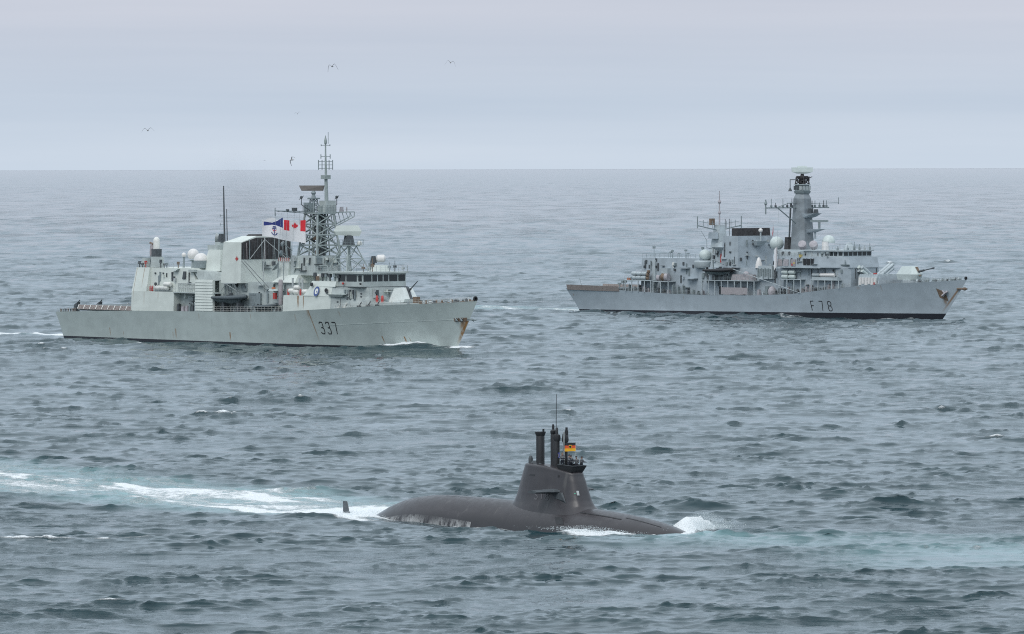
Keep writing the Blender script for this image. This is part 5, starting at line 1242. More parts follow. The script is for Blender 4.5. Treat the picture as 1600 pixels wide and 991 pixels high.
MB().bar((.05, 0, 1.0), (-.3, -.3, -10.5), .03, 4).build('halyard', 'pale_metal', ens)
bf = mk_flag(16.9, -8.4, 26.2, 'blue and white swallow shaped flag at the end of the yard of frigate 337', 'signal_flag')
sf2 = wave_surf(3.9, 2.1, .25, 4.5, .2, .15, (-.55, -.83, 0), (-.83, .55, 0))
MB().add([sf2(u, v, o_) for o_ in (.02, -.02) for (u, v) in ((0, 0), (0, 1), (.3, .68), (.55, .55), (1, .70), (1, .30), (.55, .34), (.3, .22))], [(0, 1, 2, 7), (7, 2, 3, 6), (6, 3, 4, 5), (8, 15, 10, 9), (15, 14, 11, 10), (14, 13, 12, 11)]).build('blue_band', 'flag_blue', bf)
MB().add([sf2(u, v, o_) for o_ in (.02, -.02) for (u, v) in ((.3, .70), (.55, .57), (.95, .72), (.85, .95), (.6, 1.05), (.4, .95))], [(0, 1, 2, 3, 4, 5), (11, 10, 9, 8, 7, 6)]).build('white_lobe', 'flag_white', bf)
MB().bar((.05, 0, .6), (-.3, .2, -11), .03, 4).build('halyard', 'pale_metal', bf)
# ================================================================== frigate F78
HB = HullForm(-61.0, -64.7, 60.5, 68.4,
              [(0, 4.6), (.15, 6.6), (.42, 7.4), (.62, 7.0), (.78, 4.9), (.9, 2.3), (1, 0)],
              [(0, 6.0), (.12, 7.3), (.3, 8.0), (.6, 8.0), (.73, 7.1), (.82, 5.6), (.9, 3.6), (.96, 1.8), (1, 0)],
              [(-65, 5.75), (-42, 5.55), (-26, 5.0), (-12, 4.8), (5, 4.95), (18, 5.55), (27, 6.5), (33, 7.15), (40, 7.85), (48, 8.42), (56, 8.78), (62, 9.06), (69, 9.55)], 1.5)
shb = thing('frigate', 'blue grey frigate lettered F78 with solid tower mast and black waterline, right', 'warship', (FB.o[0], FB.o[1], 0), -FB.a)
hullB = HB.build(shb, 'hull_b', 'deck_b')
lettering(MB(), 'F78', 23.1, 1.55, 2.3, 1.25, 1.35, .2, HB.surf, -.06).build('hull_number', 'black', hullB)
MB().grid(lambda u, v: HB.surf(60.6 + 2.2 * u - .5 * v, 5.2 + 2.2 * v - .9 * u, .07), 6, 5).build('anchor_recess', 'rusty', hullB)
p = HB.surf(62.2, 6.2, .35)
MB().bar((61.0, p[1] + .2, 7.2), (62.6, p[1] - .1, 6.1), .2).bar((62.0, p[1] - .2, 5.5), (63.2, p[1] + .1, 6.7), .18).frus([(61.8, p[1] - .35, 5.4), (63.4, p[1] - .25, 6.5), (63.0, p[1] + .2, 6.9), (61.4, p[1] + .1, 5.8)], [(61.9, p[1] - .6, 5.5), (63.2, p[1] - .5, 6.4), (62.9, p[1] - .2, 6.7), (61.6, p[1] - .3, 5.8)]).build('anchor', 'canvas', hullB)
MB().bar((65.6, -.5, 7.3), (68.4, 0, 7.3), .22).lathe((67.7, -.1, 7.3), [(.25, -.4), (.4, -.2), (.4, .2), (.25, .4)], 10, (1, 0, 0)).build('stem_anchor', 'rusty', hullB)
MB().lathe((68.0, 0, 9.85), [(.2, -.12), (.42, -.12), (.42, .12), (.2, .12), (.2, -.12)], 14, (1, 0, 0)).build('bullring', 'black', shb)
# --- flight deck with folded nets
fdb = MB().plan([(-64.0, -5.6), (-43, -7.2), (-43, 7.2), (-64.0, 5.6)], 5.3, 5.95).build('flight_deck', 'deck_b', shb)
for sg in (-1, 1):
    for i in range(10):
        x0 = -64.0 + 2.05 * i; x1 = x0 + 2.0; ya, yb = [-HB.edge(x, .0)[1] + .05 for x in (x0, x1)]
        z0, z1 = HB.zd(x0), HB.zd(x1)
        MB().frus([(x0, sg * ya, z0 - .35), (x1, sg * yb, z1 - .35), (x1, sg * (yb - .15), z1 - .35), (x0, sg * (ya - .15), z0 - .35)], [(x0, sg * (ya + .35), z0 + .95), (x1, sg * (yb + .35), z1 + .95), (x1, sg * (yb + .2), z1 + .95), (x0, sg * (ya + .2), z0 + .95)]).build('safety_net', 'net_brown', fdb)
MB().bar((-65, 0, 5.8), (-66.0, 0, 8.2), .07, 5).build('ensign_staff', 'mid_grey', shb)
for x, y, h_ in ((-44.2, -6.6, 1.9), (-42.6, -6.9, 2.4), (-41.9, -6.9, 2.6)): MB().bar((x, y, 5.4), (x, y, 5.5 + h_), .12, 6).box(x - .6, x + .5, y - .15, y + .15, 5.5 + h_ * .75, 5.5 + h_).build('deck_post', 'mid_grey', shb)
# --- hangar
hg = MB().box(-38.0, -17.0, -5.2, 5.2, 4.8, 13.75, .2, .2, .2, .2).build('hangar', 'super_b', shb)
MB().box(-38.2, -34.5, -4.6, 4.6, 5.0, 11.6).build('hangar_door', 'super_b_light', hg)
for x, z in ((-36.3, 12.4), (-34.0, 11.9), (-32.8, 12.8), (-23.0, 12.0), (-19.5, 11.4)): MB().box(x, x + .5, -5.25, -4.9, z, z + .8).build('wall_vent', 'dark_grey', hg)
MB().box(-33.4, -32.4, -5.6, -4.9, 4.9, 13.2).build('vertical_trunk', 'super_b_light', hg)
MB().box(-29.6, -27.4, -6.2, -5.0, 9.3, 11.2).build('wall_locker', 'super_b_light', hg)
MB().box(-23.6, -20.4, -6.0, -5.0, 11.2, 11.5).build('wall_shelf', 'super_b', hg)
MB().box(-20.6, -17.6, -6.6, -5.0, 8.6, 8.85).build('wall_shelf', 'super_b', hg)
plate([(-.55, 0), (-.1, -.75), (.1, -.75), (.55, 0), (.3, .7), (-.3, .7)], lambda a, b: (-26.2 + a, -5.28, 12.0 + b)).build('crest_badge', 'white_paint', hg)
railing(MB(), [(-37.8, -4.9, 13.75), (-17.2, -4.9, 13.75)], 1.0, 1.6, .04).build('guard_rail', 'mid_grey', shb)
for x, h_ in ((-36.0, 3.0), (-30.0, 1.6), (-29.4, 2.0), (-27.0, 1.2), (-24.6, 2.2), (-23.8, 1.3), (-18.6, 2.9)):
    MB().bar((x, -2.5, 13.7), (x, -2.5, 13.75 + h_), .09, 6, .05).box(x - .35, x + .35, -2.7, -2.3, 13.75 + h_ * .75, 13.75 + h_ * .95).build('roof_aerial', 'mid_grey', shb)
# side gallery by the hangar with raft canisters
def gallery(x0, x1, z, name='gallery', ya=-7.9, yb=-5.0, zf=None):
    g = MB().box(x0, x1, ya, yb, z - .18, z).build(name, 'super_b_light', shb)
    n_ = max(2, int((x1 - x0) / 2.2))
    for i in range(n_ + 1):
        x = x0 + .1 + (x1 - x0 - .2) * i / n_; MB().bar((x, ya + .15, (zf or HB.zd(x)) - .1), (x, ya + .15, z - .18), .13, 6).build('pillar', 'super_b_light', g)
    return g
gallery(-41.0, -31.6, 8.2); gallery(-31.0, -25.4, 8.0)
railing(MB(), [(-41.0, -7.85, 8.2), (-38.5, -7.85, 8.2)], 1.0, 1.2, .04).build('guard_rail', 'mid_grey', shb)
for i, (z, y) in enumerate(((8.75, -7.3), (8.75, -6.3), (9.78, -7.2), (9.78, -6.3))):
    for x in (-38.4, -36.6, -34.8): canister(shb, x + .2 * (i > 1), y, z, 1.75, .5, 'canvas' if i % 2 else 'super_b_light')
for x, z in ((-33.6, 8.7), (-33.5, 9.5), (-33.2, 10.3)): MB().lathe((x, -7.1, z), [(.1, -.3), (.42, -.2), (.42, .2), (.1, .3)], 12, (1, 0, 0)).build('life_ring', 'rusty', shb, True)
MB().box(-40.4, -39.3, -7.7, -7.2, 8.2, 8.7).build('hose_box', 'orange', shb)
for x, r, mt in ((-29.8, .8, 'canvas'), (-28.0, 1.0, 'rusty'), (-26.9, 1.0, 'canvas')): MB().lathe((x, -6.8, 8.0 + r), [(.3, -.5), (r, -.45), (r * .9, -.3), (r * .9, .3), (r, .45), (.3, .5)], 14, (1, .3, 0)).build('hose_reel', mt, shb, True)
stanchions(shb, HB, -42, -13.5, -1, 1.05, 1.5)
rng = random.Random(9)
for i in range(16):
    x = -40.5 + i * 1.75; h_ = rng.uniform(.8, 2.2); w = rng.uniform(.4, .8)
    MB().box(x - w / 2, x + w / 2, -6.9, -6.2, HB.zd(x) - .1, HB.zd(x) + h_, .05, .05, .05, .05).bar((x + .2, -7.1, HB.zd(x)), (x + .3, -7.0, HB.zd(x) + h_ * 1.2), .09, 5).build('deck_locker', rng.choice(['dark_grey', 'mid_grey', 'super_b_light', 'mid_grey', 'dark_grey', 'canvas']), shb)
# --- midships block
mdb = MB().box(-16.99, 12.0, -5.6, 5.6, 4.8, 11.6, 0, 0, .2, .2).build('midships_house', 'super_b', shb)
gallery(-13.6, 4.8, 8.55)
railing(MB(), [(-13.5, -7.8, 8.55), (4.7, -7.8, 8.55)], 1.0, 1.5, .04).build('guard_rail', 'mid_grey', shb)
inflatable(FB, -7.6, -7.2, 10.9, 9.2, 'dark rigid inflatable boat hoisted on the midships gallery of frigate F78', 'black')
MB().bar((-10.6, -6.4, 8.5), (-10.4, -7.0, 13.5), .16, 6).bar((-10.4, -7.0, 13.5), (-6.0, -7.6, 12.4), .12, 6).bar((-5.2, -6.4, 8.5), (-5.0, -7.2, 11.2), .14, 6).build('boat_davit', 'mid_grey', shb)
MB().box(-10.2, -9.2, -7.6, -6.6, 8.55, 9.9).build('boat_cradle', 'dark_grey', shb); MB().box(-6.2, -5.2, -7.6, -6.6, 8.55, 9.9).build('boat_cradle', 'dark_grey', shb)
MB().box(-3.9, 3.5, -7.2, -5.8, 8.57, 10.0, .1, .1, .3, .1).build('covered_stowage', 'pink_cover', shb)
MB().dome((.6, -6.4, 10.0), .8, -.4, 12, 5).build('covered_light', 'canvas', shb, True)
tp = MB().grid(lambda u, v: (-6.6 + 9.2 * u, -7.95 - .05 * math.sin(9 * u), 5.15 + 1.65 * v - .15 * math.sin(7 * u) ** 2 * (1 - v)), 30, 6).build('canvas_dodger', 'pink_cover', shb)
for x, z, mt in ((-9.5, 5.0, 'black'), (-1.5, 5.0, 'dark_grey'), (6.5, 5.2, 'mid_grey'), (8.0, 5.2, 'dark_grey')): MB().box(x, x + 1.0, -5.75, -5.3, z, z + 2.0).build('doorway', mt, mdb)
# long thin boom
MB().bar((-2.8, -7.6, 11.3), (20.5, -7.9, 5.8), .08, 6).build('boat_boom', 'super_b_light', shb)
# --- after mast
am = MB().box(-17.6, -12.8, -2.2, 2.2, 11.0, 22.0, 1.5, 1.5, 1.25, 1.25).build('after_mast', 'super_b_light', shb)
yb = MB()
for sg in (-1, 1): yb.bar((-15.2, 0, 20.6), (-15.2, sg * 7.6, 21.9), .14, 6).bar((-15.2, sg * 1, 22.2), (-15.2, sg * 7.0, 22.9), .05, 5).bar((-15.2, sg * 7.6, 21.2), (-15.2, sg * 7.6, 24.2), .13, 6)
yb.build('yard', 'mid_grey', am)
for y in (-5.6, -4, -2.4, 2.4, 4.0, 5.5): MB().bar((-15.2, y, 21.0 + abs(y) * .1), (-15.2, y, 22.8 + abs(y) * .08), .07, 5).build('yard_aerial', 'mid_grey', am)
for y in (2.0, 3.4): MB().bar((-15.2, y, 18.4), (-15.2, y, 23.5), .08, 5).build('yard_aerial', 'dark_grey', am)
MB().box(-16.4, -15.6, -2.4, -1.2, 22.0, 23.6).build('mast_light', 'rusty', am)
MB().bar((-15.2, 0, 22), (-15.2, 0, 30.4), .2, 8, .1).lathe((-15.2, 0, 24.6), [(.2, 0), (.4, .4), (.2, .9)], 8).lathe((-15.2, 0, 27.2), [(.2, 0), (.45, .5), (.2, 1.0)], 8).build('topmast', 'canvas', am)
MB().box(-16.6, -14.0, -2.6, -1.5, 18.6, 20.2, .2, .2).build('mast_box', 'super_b', am)
MB().bar((-15.0, -4.6, 16.4), (-15.0, .5, 15.6), .1, 5).bar((-15, -4.6, 16.2), (-15, -4.6, 18.4), .07, 5).bar((-15, -4.6, 18.2), (-15, -6.6, 20.6), .05, 5).build('lower_yard', 'mid_grey', am)
MB().bar((-13.6, 1.6, 11), (-12.6, 3.4, 20), .1, 5).bar((-17.6, -2.6, 12.0), (-14.8, -.3, 18), .16, 6).bar((-11.2, -4.0, 10.5), (-14.6, -1.0, 15.8), .12, 6).build('mast_strut', 'mid_grey', am)
MB().lathe((-16.4, -4.6, 11.4), [(1.9, 0), (2.2, .5), (2.2, 1.6), (1.9, 1.8)], 18).build('dome_platform', 'super_b_light', shb, 40)
radome(shb, -17.4, -2.9, 13.2, 1.45, 1.3, 'dome_green', 'super_b_light', .8)
for i in range(9):
    x = -15.5 + i * 1.1; MB().box(x, x + .7, -5.9 + .1 * (i % 3), -5.4, 9.0 + .4 * (i % 4), 10.2 + .5 * (i % 3)).build('equipment_cabinet', ('mid_grey', 'dark_grey', 'super_b_light')[i % 3], mdb)
# --- funnel
fnb = MB().plan([(-8.4, -6.2), (-2.4, -6.2), (-2.4, 6.2), (-8.4, 6.2)], 11.6, 19.4, [(-8.0, -5.9), (-2.8, -5.9), (-2.8, 5.9), (-8.0, 5.9)]).build('funnel', 'super_b', shb)
for y0, y1 in ((-5.6, -.15), (1.0, 5.8)):
    MB().plan([(-5.2, y0), (-3.2, y0), (-3.2, y1), (-5.2, y1)], 19.4, 21.3, [(-5.1, y0 - .1), (-3.2, y0 - .1), (-3.2, y1 - .2), (-5.1, y1 - .2)]).build('uptake', 'soot', fnb)
MB().frus([(-14.0, -4.6, 11.5), (-8.1, -4.6, 11.5), (-8.1, 3.8, 11.5), (-14.0, 3.8, 11.5)], [(-12.4, -4.2, 17.4), (-8.1, -4.2, 18.4), (-8.1, 3.4, 18.4), (-12.4, 3.4, 17.4)]).build('funnel_after_block', 'super_b_light', fnb)
MB().frus([(-9.8, -5.4, 15.4), (-8.2, -5.6, 15.4), (-8.2, -4.2, 15.4), (-9.8, -4.2, 15.4)], [(-11.4, -6.6, 16.6), (-7.6, -6.9, 16.6), (-7.6, -4.2, 16.6), (-11.4, -4.2, 16.6)]).build('side_sponson', 'super_b_light', fnb)
MB().frus([(-2.7, -.6, 17.0), (-1.6, -.6, 17.0), (-1.6, 1.8, 17.0), (-2.7, 1.8, 17.0)], [(-2.8, -1.2, 18.1), (-.8, -1.2, 18.1), (-.8, 2.4, 18.1), (-2.8, 2.4, 18.1)]).build('front_sponson', 'super_b_light', fnb)
o = MB().bar((-1.8, 1.0, 18.1), (-1.8, 1.0, 20.3), .2, 8).build('lamp_post', 'super_b_light', fnb); MB().dome((-1.8, 1.0, 20.7), .55, -.7, 12, 6).build('lamp_dome', 'dome_white', o, True)
bd = MB().frus([(-10.4, -4.62, 12.6), (-9.1, -4.62, 12.6), (-9.1, -4.3, 12.6), (-10.4, -4.3, 12.6)], [(-10.4, -4.46, 15.0), (-9.1, -4.46, 15.0), (-9.1, -4.2, 15.0), (-10.4, -4.2, 15.0)]).build('red_badge', 'red', fnb)
plate([(-.3, -.5), (.1, -.6), (.35, -.1), (.05, .1), (.3, .45), (0, .75), (-.25, .3), (-.1, 0)], lambda a, b: (-9.75 + a, -4.60 + .07 * b, 13.8 + b)).build('badge_mark', 'white_paint', bd)

# white conical director pedestal and radar beside the funnel
MB().lathe((3.6, -5.0, 11.6), [(.9, 0), (.8, 1.0), (.45, 2.2), (.2, 2.6)], 14).build('pedestal', 'dome_white', shb, True)
MB().dome((9.6, -5.3, 12.1), .45, -.6, 12, 6).build('small_dome', 'dome_white', shb, True)
MB().bar((10.8, -6.6, 8.0), (10.8, -6.6, 12.9), .15, 6).box(10.4, 11.2, -7.0, -6.2, 12.5, 13.4, .1, .1, .1, .1).build('black_light', 'black', shb)
MB().box(4.4, 9.6, -6.4, -5.5, 9.0, 12.2, .3, .3, .1, 0).build('side_house', 'super_b_light', shb)
for i in range(8): MB().box(4.6 + i * .6, 4.9 + i * .6, -6.55, -6.3, 9.2 + .3 * (i % 3), 11.6 - .2 * (i % 2)).build('louvre', 'mid_grey', shb)
MB().lathe((10.2, -7.0, 5.1), [(.9, 0), (1.05, .5), (1.0, 1.3), (.5, 2.0), (.1, 2.2)], 14).build('covered_winch', 'canvas', shb, True)
radome(shb, 7.4, -2.6, 15.1, 1.75, 2.5, 'dome_green', 'super_b_light', 1.0)
# --- bridge block
fb = MB()
fb.plan([(12.0, -6.0), (33.6, -6.0), (34.6, -4.6), (34.6, 4.6), (33.6, 6.0), (12.0, 6.0)], 5.0, 12.0)
fb = fb.build('bridge_block', 'super_b', shb)
up2 = MB().plan([(12.6, -7.9), (27.0, -7.9), (31.6, -6.6), (34.8, -5.0), (34.8, 5.0), (31.6, 6.6), (27.0, 7.9), (12.6, 7.9)], 12.003, 14.6, [(12.8, -7.6), (26.6, -7.6), (31.2, -6.4), (34.2, -4.9), (34.2, 4.9), (31.2, 6.4), (26.6, 7.6), (12.8, 7.6)]).build('bridge_deck', 'super_b', fb)
MB().box(12.4, 27.4, -8.0, 8.0, 11.85, 12.0).build('wing_floor', 'super_b_light', up2)
bb_ = MB().plan([(16.0, -5.4), (31.0, -5.4), (32.3, -4.9), (32.3, 4.9), (31.0, 5.4), (16.0, 5.4)], 14.603, 15.9).build('wheelhouse', 'super_b_light', fb)
MB().plan([(10.6, -5.9), (31.4, -5.9), (32.9, -5.2), (32.9, 5.2), (31.4, 5.9), (10.6, 5.9)], 15.903, 16.2).build('bridge_roof', 'super_b_light', fb)
window_row(bb_, (26.6, -5.4), (30.9, -5.4), 14.85, 15.75, 3, .3, (0, -1, 0))
window_row(bb_, (32.3, -4.8), (32.3, 4.8), 14.85, 15.75, 6, .3, (1, 0, 0))
window_row(bb_, (31.05, -5.38), (32.2, -4.95), 14.9, 15.7, 1, .25, (.4, -.9, 0))
window_row(up2, (21.6, -7.82), (25.2, -7.82), 12.5, 14.1, 3, .15, (0, -1, 0), 'black')
for x, w, mt in ((13.2, 1.4, 'pink_cover'), (15.0, 1.6, 'canvas'), (17.6, 1.5, 'pink_cover')): MB().box(x, x + w, -8.0, -7.65, 12.3, 13.9).build('wing_recess', mt, up2)
MB().box(18.4, 18.9, -8.05, -7.9, 12.8, 13.2).build('yellow_gear', 'yellow', up2); MB().box(17.8, 18.2, -8.06, -7.9, 12.4, 12.9).build('red_gear', 'red', up2)
MB().box(20.2, 20.8, -7.9, -7.2, 14.4, 15.1).build('yellow_gear', 'yellow', up2)
for x in (14.2, 16.4, 19.8, 27.5, 29.2): MB().lathe((x, -7.2, 14.5), [(.2, 0), (.2, .7), (.4, .75), (.4, 1.2), (.1, 1.3)], 8).build('wing_fitting', ('dark_grey', 'mid_grey')[int(x) % 2], up2)
MB().box(12.4, 20.0, -7.4, -5.0, 14.6, 15.9, .1, .1, .2, 0).build('signal_deck', 'super_b_light', fb)
railing(MB(), [(12.8, -7.6, 14.6), (20.6, -7.6, 14.6), (26.6, -7.6, 14.6)], 1.0, 1.2, .04).build('guard_rail', 'pale_metal', shb)
MB().frus([(33.2, -5.9, 12.4), (34.6, -5.3, 12.4), (34.4, -5.0, 12.4), (33.2, -5.4, 12.4)], [(32.6, -6.3, 12.8), (35.0, -5.5, 12.8), (34.4, -5.0, 12.8), (33.2, -5.4, 12.8)]).bar((33.8, -5.8, 12.8), (33.8, -5.8, 13.8), .12, 6).build('lamp_bracket', 'mid_grey', up2)
gallery(13.4, 20.6, 9.1, ya=-7.7, yb=-5.9); gallery(23.6, 33.0, 9.1, ya=-7.3, yb=-5.9)
for z in (9.65, 10.75):
    for x in (14.6, 17.0): canister(shb, x, -7.0, z, 2.1, .5, 'dome_green')
for x in (25.0, 27.6, 30.0):
    MB().lathe((x, -6.8, 10.2), [(.3, -1.2), (.42, -1.1), (.42, 1.1), (.3, 1.2)], 12, (1, 0, 0)).build('torpedo_case', 'dome_white' if x > 25 else 'super_b_light', shb)
MB().box(24.0, 32.4, -7.2, -6.2, 9.1, 9.7).build('case_rack', 'super_b_light', shb)
rng = random.Random(19)
for i in range(20):
    x = 5.5 + i * 1.45; h_ = rng.uniform(.6, 1.8); w = rng.uniform(.4, .9); y = HB.edge(x, .9)[1]
    MB().box(x - w / 2, x + w / 2, y, y + .6, HB.zd(x) - .1, HB.zd(x) + h_, .05, .1, .05, .05).bar((x, y, HB.zd(x)), (x + .3, y + .1, HB.zd(x) + h_ * 1.1), .09, 5).build('deck_locker', rng.choice(['dark_grey', 'mid_grey', 'super_b_light', 'pink_cover', 'canvas', 'dark_grey']), shb)
stanchions(shb, HB, 5.0, 36.0, -1, 1.05, 1.6)
# --- roof gear
for x, y, h_ in ((31.8, 1.2, 1.4), (32.0, 2.8, 1.1), (32.2, 4.4, 1.6), (31.0, -2.0, 1.2), (30.0, -4.5, 1.0), (32.2, -1.0, 2.0), (29.0, 1.5, 1.8)):
    MB().bar((x, y, 16.2), (x, y, 16.2 + h_), .08, 6).box(x - .2, x + .2, y - .2, y + .2, 16.2, 16.2 + h_ * .45).build('roof_aerial', ('mid_grey', 'pale_metal')[int(h_ * 10) % 2], shb)
MB().frus([(27.8, -.6, 16.2), (30.2, -.6, 16.2), (30.2, 1.6, 16.2), (27.8, 1.6, 16.2)], [(28.7, .2, 18.0), (29.3, .2, 18.0), (29.3, .8, 18.0), (28.7, .8, 18.0)]).build('canvas_tent', 'super_b_light', shb)
railing(MB(), [(22.0, -5.6, 16.2), (31.4, -5.6, 16.2), (32.7, -5.0, 16.2), (32.7, 5.0, 16.2)], .9, 1.0, .04).build('guard_rail', 'pale_metal', shb)
for x, y in ((17.2, -3.6), (20.8, -3.4)): MB().lathe((x, y, 17.3), [(.4, -.7), (1.0, -.5), (1.0, .6), (.6, .8)], 14, (.4, -.6, .5)).bar((x, y, 16.0), (x, y, 17.2), .3, 8).build('covered_director', 'canvas', shb, True)
o = MB().lathe((22.6, -1.2, 16.1), [(.9, 0), (.8, 2.0), (.9, 2.1)], 14).build('director_base', 'dome_white', shb, True); MB().dome((22.2, .4, 18.2), 1.55, -.25, 20, 8).build('radome_cap', 'dome_green', o, True)
MB().bar((24.5, 0, 17.6), (28.0, .5, 17.6), .07, 5).bar((26.2, .2, 16.2), (26.2, .2, 17.6), .07, 5).build('roof_boom', 'mid_grey', shb)
# --- main mast
def oc(h, z, cx=13.6, cy=0, ch=.35, sx=1.0): return [(cx + a * h * sx, cy + b * h, z) for a, b in ((-1 + ch, -1), (1 - ch, -1), (1, -1 + ch), (1, 1 - ch), (1 - ch, 1), (-1 + ch, 1), (-1, 1 - ch), (-1, -1 + ch))]
mm = MB(); mm.frus(oc(2.55, 15.0), oc(2.05, 24.5)).frus(oc(2.05, 24.503), oc(1.85, 28.6)).frus(oc(1.85, 28.603), oc(1.1, 30.4)); mm = mm.build('main_mast', 'mast_b', shb)
MB().frus(oc(1.55, 29.8, ch=.3), oc(1.75, 30.4, ch=.3)).frus(oc(1.6, 30.403), oc(1.5, 31.9)).frus(oc(1.75, 31.903, ch=.3), oc(1.6, 32.1, ch=.3)).build('lookout_cabin', 'mid_grey', mm)
for a in (-1, 0, 1): MB().box(15.05, 15.2, a * .95 - .38, a * .95 + .38, 30.7, 31.7).build('cabin_window', 'pale_metal', mm)
for a in (-1, 0, 1): MB().box(13.6 + a * .95 - .38, 13.6 + a * .95 + .38, -1.65, -1.5, 30.7, 31.7).build('cabin_window', 'dark_grey' if a < 1 else 'pale_metal', mm)
lattice(MB(), oc(1.45, 32.1)[::2], oc(1.15, 34.0)[::2], 2, .16, .1).lathe((13.6, 0, 32.1), [(.9, 0), (.8, 1.2), (.5, 2.0), (.35, 2.7)], 12).bar((13.6, -2.0, 33.8), (13.6, 2.4, 33.8), .12, 6).bar((13.6, 2.4, 32.9), (13.6, 2.4, 34.0), .1, 5).bar((12.0, 1.6, 33), (15.4, 1.6, 33.9), .1, 5).box(12.4, 14.9, -1.3, 1.3, 33.5, 33.7).build('radar_frame', 'soot', mm)
dA = Vector((.69, .72, 0)); dB_ = Vector((.72, -.69, 0)); c1 = Vector((13.6, 0, 34.75))
def rb2(a, b, z): return c1 + dA * a + dB_ * b + Vector((0, 0, z))
MB().frus([rb2(-1.2, -.5, -.1), rb2(1.2, -.5, -.1), rb2(1.2, .6, -.1), rb2(-1.2, .6, -.1)], [rb2(-2.55, -.6, .35), rb2(2.55, -.6, .35), rb2(2.55, .75, .35), rb2(-2.55, .75, .35)]).frus([rb2(-2.55, -.6, .353), rb2(2.55, -.6, .353), rb2(2.55, .75, .353), rb2(-2.55, .75, .353)], [rb2(-2.65, -.5, 1.45), rb2(2.65, -.5, 1.45), rb2(2.65, .6, 1.45), rb2(-2.65, .6, 1.45)]).frus([rb2(-1.3, -.3, 1.453), rb2(1.2, -.3, 1.453), rb2(1.2, .4, 1.453), rb2(-1.3, .4, 1.453)], [rb2(-1.2, -.2, 1.8), rb2(1.1, -.2, 1.8), rb2(1.1, .3, 1.8), rb2(-1.2, .3, 1.8)]).build('search_radar', 'dome_green', mm)
ym = MB()
ym.bar((13.4, -1.5, 26.4), (13.4, -12.4, 26.4), .16, 6).bar((13.4, -1.5, 27.6), (13.4, -4.5, 27.5), .12, 6).bar((13.4, -4.5, 27.5), (13.4, -8.5, 26.5), .11, 6).bar((13.4, -8.2, 26.3), (13.4, -1.9, 22.5), .15, 6)
ym.bar((13.4, 1.5, 26.4), (13.4, 9.5, 26.4), .14, 6).bar((13.4, 1.5, 27.4), (13.4, 12.8, 27.5), .08, 6).bar((13.4, 4, 26.4), (13.4, 1.9, 24.0), .12, 6).bar((13.4, 12.8, 27.2), (13.4, 12.8, 28.8), .1, 5)
ym.bar((13.4, -12.4, 24.8), (13.4, -12.4, 28.4), .16, 6).lathe((13.4, -12.4, 27.0), [(.15, 0), (.4, .4), (.2, 1.0)], 8).build('main_yard', 'mid_grey', mm)
for y in (-10.5, -9, -6.5, -5, -3.4, 2.6, 3.6, 4.6, 6.2, 7.6, 8.6): MB().bar((13.4, y, 26.4), (13.4, y, 27.6 + .5 * (int(y * 3) % 3)), .09, 5).box(13.2, 13.6, y - .2, y + .2, 26.5, 27.0).build('yard_aerial', ('mid_grey', 'dark_grey')[int(abs(y)) % 2], mm)
MB().path([(13.6, -1.5, 33.2), (13.6, -4.2, 33.2), (13.6, -4.2, 31.2)], .1).lathe((13.6, -4.2, 30.4), [(.5, 0), (.3, .5), (.1, .9)], 8).build('hanging_cone', 'dark_grey', mm)
MB().frus([(14.9, -1.6, 23.8), (17.0, -1.2, 24.1), (17.0, 1.2, 24.1), (14.9, 1.6, 23.8)], [(14.9, -1.9, 24.9), (18.8, -1.5, 25.0), (18.8, 1.5, 25.0), (14.9, 1.9, 24.9)]).build('upper_bracket', 'super_b', mm)
MB().box(16.2, 17.0, -.6, .4, 25.0, 26.2).box(17.4, 18.4, 0, .8, 25.0, 26.0, .2, .2).build('bracket_gear', 'dark_grey', mm)
MB().frus([(15.3, -.8, 20.2), (18.0, -.6, 20.4), (18.0, .6, 20.4), (15.3, .8, 20.2)], [(15.3, -1.2, 21.2), (20.6, -1.0, 21.2), (20.6, 1.0, 21.2), (15.3, 1.2, 21.2)]).bar((18.0, 0, 18.8), (18.0, 0, 20.4), .25, 8).build('lower_bracket', 'super_b', mm)
MB().bar((19.4, 0, 21.2), (19.4, 0, 23.0), .3, 8).frus([(17.9, -1.6, 22.9), (20.9, 1.6, 22.9), (20.6, 1.9, 22.9), (17.6, -1.3, 22.9)], [(17.9, -1.6, 23.4), (20.9, 1.6, 23.4), (20.6, 1.9, 23.4), (17.6, -1.3, 23.4)]).build('navigation_radar', 'mid_grey', mm)
MB().box(10.4, 12.0, -3.2, -1.2, 15.2, 19.2, .3, .3, .1, .1).build('exhaust_duct', 'soot', mm)
MB().box(11.2, 11.6, -2.62, -2.4, 15.2, 27.5, .3, -.3, .45, -.45).build('mast_conduit', 'dark_grey', mm)
